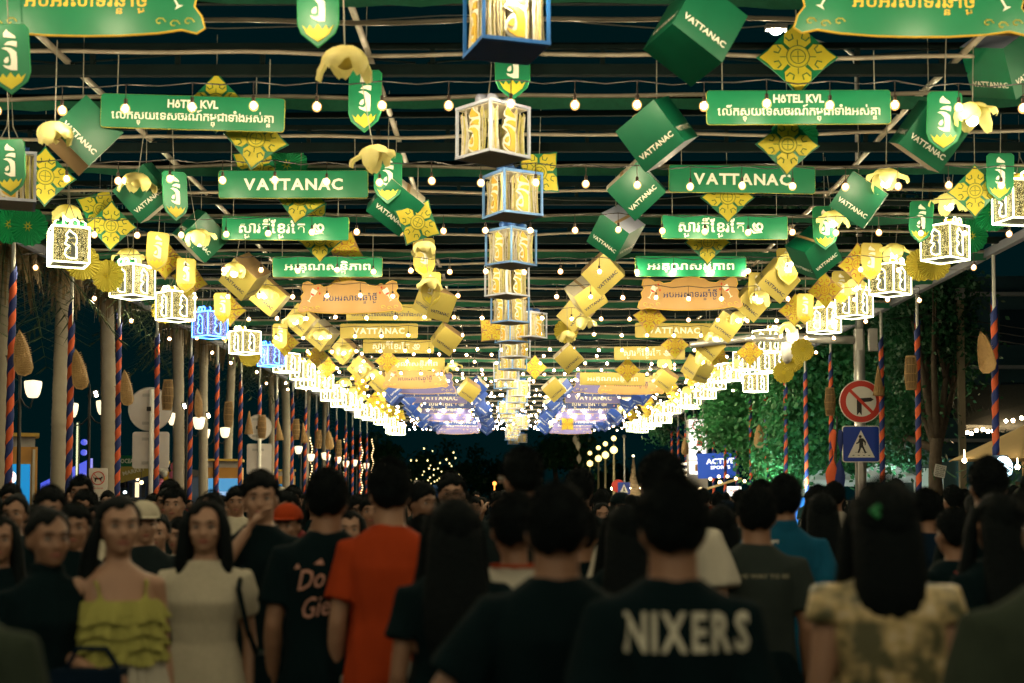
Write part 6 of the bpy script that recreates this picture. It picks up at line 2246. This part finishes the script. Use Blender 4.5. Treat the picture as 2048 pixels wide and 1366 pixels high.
def person(x, d, h, yaw, sex, hair, top, tcol, bot='trousers', bcol='black', skin=0, armL='down', armR='down', stride=.12, vox=.011, seed=1,
           label='person', group=None, face=None, cap=None, lean=0.0, extras=True, headyaw=0.0, width=1.0):
    t = thing('person', label, 'person', (x, d, 0.0 if abs(x) < 7.6 else .12), (rad(lean), 0, rad(yaw)), group)
    s = h / 1.715
    t.scale = (s * width, s * width, s)
    bd = link('body', cached(body_mesh, sex, armL, armR, stride, vox), t)
    dress_slot(bd, SK[skin])
    hr = link('hair', HM[hair], t)
    to = link('top' if top != 'dress' else 'dress', cached(top_mesh, top, sex, armL, armR, vox, seed), t)
    dress_slot(to, CL[tcol])
    if bot:
        bo = link('skirt' if bot == 'skirt' else bot, cached(bottom_mesh, bot, sex, stride, vox, seed), t)
        dress_slot(bo, CL[bcol])
    if extras:
        link('shoes', shoe_mesh(stride), t)
    if face is None:
        face = abs(yaw) < 100
    if face:
        for sx in (-1, 1):
            e = link('eye', EYE, t, (sx * .031, -.0795, 1.602)); link('iris', IRIS, e)
            link('eyebrow', BROW, t, (sx * .031, -.092, 1.623), (0, 0, sx * .25))
        link('lips', LIPS, t, (0, -.0885, 1.536))
    if cap:
        c = link('cap', cap_mesh(cap), t)
    return t


def print_on(t, VF_list, m_, back=True, nm='shirt_print'):
    """letters laid on the cloth surface; VF_list = [(VF, width, cx, cz)]"""
    top = [c for c in t.children if c.name.startswith(('top', 'dress'))][0]
    bv = BVHTree.FromPolygons([v.co.copy() for v in top.data.vertices], [tuple(p.vertices) for p in top.data.polygons])
    mb = MB()
    for VF, wd, cx, cz, hh in VF_list:
        tmp = MB(); put_text(tmp, VF, wd, hh, (0, 0), 0)
        vs = []
        for v in tmp.v:
            x = cx + v[0]; z = cz + v[2]
            if back:
                hit = bv.ray_cast(Vector((-x, 1, z)), Vector((0, -1, 0)))
                y = (hit[0].y if hit[0] else .11) + .004
                vs.append((-x, y, z))
            else:
                hit = bv.ray_cast(Vector((x, -1, z)), Vector((0, 1, 0)))
                y = (hit[0].y if hit[0] else -.11) - .004
                vs.append((x, y, z))
        mb.add(vs, tmp.f)
    return mb.build(nm, m_, t)


def hero(cx, top, d, yaw, sex, hair, tp, tcol, label, **kw):
    p = P(cx, top, d)
    hcap = .018 if hair in ('short', 'messy') else .005
    h = p.z - hcap
    return person(p.x, d, h, yaw, sex, hair, tp, tcol, label=label, **kw)


V = .0105
h1 = hero(1345, 953, 3.45, 176, 'm', 'messy', 'tee', 'black', 'man seen from behind in a black tee with large pale letters across the back', vox=V, seed=3, armL='swing', armR='down')
PR = mat('print_pale', (.46, .45, .36), .8, var=.45, scale=14)
print_on(h1, [(run(list('NIXERS'), .03, .10), .31, .03, 1.35, .10)], PR)
h2 = hero(1112, 968, 3.75, 183, 'm', 'short', 'tee', 'black', 'man seen from behind in a plain black tee at the bottom centre', vox=V, seed=5, armL='wide', armR='swing', width=1.03)
h3 = hero(1768, 965, 3.85, 178, 'f', 'medium', 'blouse', 'gold', 'woman seen from behind with long black hair and a gold patterned sleeveless top', vox=V, seed=8, bcol='dgrey', skin=1, width=1.06)
MB().tube([(.035, .112, 1.655), (.055, .105, 1.64), (.04, .118, 1.625)], .008, 6).build('hair_clip', M['tgreen'], h3)
h4 = hero(780, 920, 5.7, 184, 'm', 'messy', 'tee', 'orange', 'man seen from behind in a bright orange-red tee and pale shorts', vox=V, seed=2, bot='shorts', bcol='pale', skin=1, armR='swing', width=.95)
h5 = hero(908, 995, 4.7, 188, 'f', 'long', 'tee', 'black', 'woman seen from behind all in black with her elbow out, beside the orange tee', vox=V, seed=11, armL='down', armR='wide', width=1.04)
h6 = hero(1043, 898, 6.6, 200, 'm', 'messy', 'tee', 'dgrey', 'tall young man with curly hair and glasses rising above the crowd at centre', vox=V, seed=4, skin=1)
gl = MB().tube([(.082, .0, 1.60), (.085, -.06, 1.605), (.06, -.095, 1.602), (0, -.102, 1.602), (-.06, -.095, 1.602), (-.085, -.06, 1.605), (-.082, 0, 1.60)], .003, 5)
gl.box((.05, -.102, 1.60), (.045, .004, .034)).box((-.05, -.102, 1.60), (.045, .004, .034))
gl.build('glasses', M['galv'], h6)
h7 = hero(1028, 985, 4.9, 192, 'f', 'short', 'tee', 'white', 'person with dark hair in a white top with a red collar behind the black tee', vox=V, seed=6, width=1.05)
MB().tube([(.082 * math.cos(a), .012 + .076 * math.sin(a), 1.466) for a in [2 * PI * i / 16 for i in range(16)]], .007, 5, closed=True).build('red_collar', CL['orange'], h7)
h8 = hero(655, 938, 5.8, 182, 'm', 'short', 'tee', 'black', 'man seen from behind in a black tee printed with pinkish script', vox=V, seed=7, armL='down', armR='swing')
slant = lambda g: ([Vector((v.x + .28 * v.y, v.y + .12 * v.x, 0)) for v in g[0]], g[1])
PP = mat('print_pink', (.50, .26, .20), .8, var=.2)
print_on(h8, [(slant(LAT('Do', .0)), .11, -.05, 1.285, .085), (slant(LAT('Gie', .0)), .11, -.03, 1.175, .085)], PP)
mb = MB()
print_on(h8, [((lambda s_: ([Vector((0, 0, 0)), Vector((.5, .1, 0)), Vector((.3, 1, 0)), Vector((1.6, .9, 0)), Vector((2.2, 1.9, 0)), Vector((2.4, .8, 0))], [(0, 1, 2), (3, 5, 4)]))(0), .12, -.06, 1.35, .04)], PP, nm='ear_print')
h9 = hero(522, 942, 6.8, 8, 'm', 'short', 'tee', 'black', 'man in black facing the camera with a hand held over his chin', vox=V, seed=9, armR='chin', armL='down', skin=1)
h10 = hero(412, 1000, 5.9, 6, 'f', 'medium', 'dress', 'cream', 'woman facing the camera in a cream short-sleeved dress with long black hair', vox=V, seed=10, bot=None, skin=1, armL='down', armR='swing', width=1.05)
MB().tube([(.155, .02, 1.42), (.15, -.10, 1.33), (.19, -.12, 1.15), (.23, -.05, 1.02)], .012, 6).box((.255, -.01, .94), (.07, .22, .20)).build('shoulder_bag', CL['black'], h10)
MB().tube([(.03 * math.cos(a) + .222, .03 * math.sin(a) - .045, .885) for a in [2 * PI * i / 12 for i in range(12)]], .004, 5, closed=True).build('bracelet', M['gold'], h10)
h11 = hero(238, 990, 5.2, 28, 'f', 'pony', 'strap', 'yellow', 'woman in a ruffled yellow-green strap top and white skirt looking to the right', vox=V, seed=12, bot='skirt', bcol='white', skin=1, armL='down', armR='bent')
h11b = MB().box((-.02, -.26, .93), (.24, .10, .16)).tube([(-.10, -.26, 1.01), (-.06, -.27, 1.08), (.04, -.27, 1.08), (.08, -.26, 1.01)], .010, 6).build('held_handbag', CL['navy'])
h11b.location = (h11.location.x, h11.location.y, 0); tag(h11b, 'small dark handbag held by the woman in the yellow ruffled top', 'handbag')
h12 = hero(98, 1016, 5.1, 38, 'f', 'bun', 'polo', 'black', 'woman in an open collared dark shirt looking right, near the left edge', vox=V, seed=13, skin=0, armL='down')
h13 = hero(0, 1030, 6.2, 15, 'f', 'long', 'tee', 'black', 'woman in black cut off by the left edge of the picture', vox=V, seed=14, skin=0)
h14 = hero(-110, 985, 3.0, 178, 'm', 'short', 'tee', 'olive', 'man in an olive tee, only his shoulder showing at the lower left corner', vox=V, seed=15)
h15 = hero(1512, 975, 6.2, 178, 'm', 'short', 'tee', 'grey', 'man seen from behind in a grey tee with a thin line of letters', vox=V, seed=16, skin=0, armL='down', armR='down', width=1.05)
print_on(h15, [(LAT('I THE WAY TO BE', .02), .25, 0, 1.335, .018)], mat('print_grey', (.22, .21, .14), .8))
p_ = h15.location
bt = MB().lathe([(.028, -.10), (.032, -.09), (.032, .06), (.014, .09), (.014, .115)], 12).build('water_bottle', mat('clear_plastic', (.6, .68, .7), .1))
bt.location = (p_.x + .27, p_.y - .06, .80); tag(bt, 'clear water bottle held low by the man in the grey tee', 'bottle')
h16 = hero(1567, 950, 7.1, 178, 'm', 'short', 'polo', 'blue', 'man seen from behind in a bright teal-blue polo shirt', vox=V, seed=17, bcol='navy', armR='swing')
print_on(h16, [(LAT('SPT', .02), .04, -.06, 1.40, .016)], M['letter'])
h17 = hero(1322, 905, 6.1, 182, 'm', 'short', 'polo', 'white', 'man with cropped hair and a pale shirt rising behind the lettered black tee', vox=V, seed=18, skin=1, width=1.12)
h18 = hero(1975, 915, 6.8, 176, 'm', 'short', 'tee', 'black', 'tall man with prominent ears seen from behind at the right', vox=V, seed=19)
h19 = hero(1992, 985, 5.2, 196, 'f', 'long', 'tee', 'black', 'woman with dark hair and a black tee before the tall man at right', vox=V, seed=20)
h20 = hero(2125, 940, 3.1, 182, 'm', 'short', 'tee', 'olive', 'man in a dark olive tee cut off by the right edge of the picture', vox=V, seed=21, width=1.1)
h21 = hero(1905, 1015, 6.6, 200, 'f', 'short', 'tee', 'black', 'person in a black tee with small coloured badges down the back, right side', vox=V, seed=22)
print_on(h21, [(LAT('0', .06), .06, -.02, 1.30, .09), (LAT('R', .04), .04, -.02, 1.12, .05)], mat('print_gold', (.30, .24, .06), .8))
print_on(h21, [(LAT('TAG', .03), .09, -.02, 1.40, .022), (LAT('HIT', .03), .08, -.02, 1.21, .022)], mat('print_red', (.30, .04, .03), .8), nm='red_print')
h22 = hero(1642, 985, 8.0, 178, 'f', 'long', 'tee', 'dgrey', 'woman with long dark hair left of the gold patterned top', vox=V, seed=23)
h23 = hero(100, 972, 7.3, 10, 'm', 'short', 'tee', 'black', 'tall dark haired man behind the navy shirted woman at left', vox=V, seed=24)
h24 = hero(288, 1003, 7.6, 25, 'm', 'short', 'tee', 'dgrey', 'man in a backward cream cap and dark top behind the ruffled yellow top', vox=V, seed=25, cap=CL['cream'], skin=1)
h25 = hero(317, 1032, 8.6, 0, 'f', 'bun', 'tee', 'brown', 'small girl in a brown top looking down between two women at left', vox=.012, seed=26, skin=1)
h26 = hero(575, 1008, 8.0, -10, 'm', 'short', 'tee', 'black', 'man in a cap with an orange brim behind the man touching his chin', vox=.012, seed=27, cap=CL['orange'])
h27 = hero(866, 972, 10.5, 170, 'm', 'short', 'tee', 'teal', 'person in a blue baseball cap left of centre', vox=.012, seed=28, cap=mat('cap_blue', (.01, .12, .42), .7))
h28 = hero(845, 1030, 7.2, 178, 'm', 'short', 'tee', 'orange', 'person in an orange tee half hidden behind the larger orange-red tee', vox=.012, seed=29)
h29 = hero(1250, 1008, 5.6, 185, 'f', 'long', 'tee', 'black', 'woman in black between the two front men in black tees', vox=.012, seed=30)
h30 = hero(30, 990, 8.5, 5, 'f', 'bun', 'tee', 'dgrey', 'woman seen face on behind the left edge woman', vox=.012, seed=31)
h31 = hero(150, 1005, 6.9, 12, 'm', 'short', 'tee', 'black', 'dark figure between the navy shirt and the ruffled yellow top', vox=.012, seed=32)
h32 = hero(1440, 1010, 7.4, 182, 'f', 'long', 'tee', 'black', 'woman with long dark hair between the lettered tee and the grey tee', vox=.012, seed=33)
h33 = hero(358, 1035, 9.0, -20, 'f', 'short', 'tee', 'white', 'person in glasses and a white top turning toward the left', vox=.012, seed=34, skin=1)
h34 = hero(1853, 1000, 8.8, 178, 'm', 'short', 'tee', 'olive', 'person behind the gold patterned top in dark olive', vox=.012, seed=35)
h35 = hero(700, 1020, 7.8, 4, 'f', 'long', 'tee', 'black', 'woman facing the camera between the black script tee and the orange tee', vox=.012, seed=36, skin=1)
h36 = hero(1160, 1015, 6.2, 180, 'm', 'short', 'tee', 'black', 'dark haired person just behind the plain black tee', vox=.012, seed=37)

# ------------------------------------------------------------ the rest of the crowd
q = random.Random(77)
heroes = [(o.location.x, o.location.y) for o in COL.objects if o.name.startswith('person') and o.parent is None]
TOPS = ['black'] * 7 + ['dgrey'] * 3 + ['navy'] * 3 + ['teal', 'olive', 'white', 'pale', 'brown', 'maroon', 'blue', 'grey', 'cream', 'orange']
CN = dict(black='black', dgrey='dark grey', navy='navy', teal='dark teal', olive='olive', white='white', pale='pale grey', brown='brown', maroon='maroon', blue='blue', grey='grey', cream='cream', orange='orange')
HN = dict(medium='shoulder-length hair', short='short black hair', messy='tousled black hair', long='long black hair', pony='a ponytail', bun='a hair bun')
PROT = [('m', 'short', 'tee', 'down', 'swing', 1), ('m', 'messy', 'tee', 'swing', 'down', 2), ('m', 'short', 'polo', 'down', 'bent', 3), ('f', 'long', 'tee', 'down', 'bent', 4), ('f', 'pony', 'tee', 'phone', 'down', 5), ('f', 'bun', 'blouse', 'down', 'down', 6), ('f', 'medium', 'tee', 'swing', 'down', 4), ('m', 'short', 'tee', 'down', 'up', 1)]
cnt = 0
d = 8.4
capm = [CL['white'], CL['navy'], CL['black']]
while d < 62 and cnt < 262:
    half = min(7.4, .362 * d + .3)
    x = -half + q.uniform(0, .5)
    stp = .66 if d < 13 else (.80 if d < 22 else (1.0 if d < 34 else 1.35))
    while x < half:
        dd = d + q.uniform(-.35, .35)
        if all((x - a) ** 2 + (dd - b) ** 2 > .3 for a, b in heroes):
            sx, hr, tp, aL, aR, sd = PROT[q.randrange(len(PROT))]
            away = x > .3 + q.uniform(-1.2, 1.2)
            yaw = (180 if away else 0) + q.gauss(0, 16)
            col = TOPS[q.randrange(len(TOPS))]
            h = q.gauss(1.65 if sx == 'm' else 1.56, .06)
            h = min(1.79, max(1.46, h))
            zone = 'near rows' if d < 12 else ('middle rows' if d < 24 else 'far rows')
            side = 'left' if x < -1.2 else ('right' if x > 1.2 else 'centre')
            far = d > 15
            t = person(x, dd, h, yaw, sx, hr, tp, col, 'trousers' if not far or True else None, q.choice(['black', 'navy', 'dgrey', 'pale']), q.randrange(3), aL, aR, .12, .014, sd,
                       label='person %s, %s top, %s, %s%s' % ('seen from behind' if away else 'facing camera', CN[col], HN[hr], zone, ', ' + side if side != 'centre' else ''),
                       group='crowd filling the street', face=(not away and d < 20), cap=capm[cnt % 3] if cnt % 13 == 5 else None, extras=not far)
            cnt += 1
        x += stp + q.uniform(-.14, .14)
    d *= 1.085
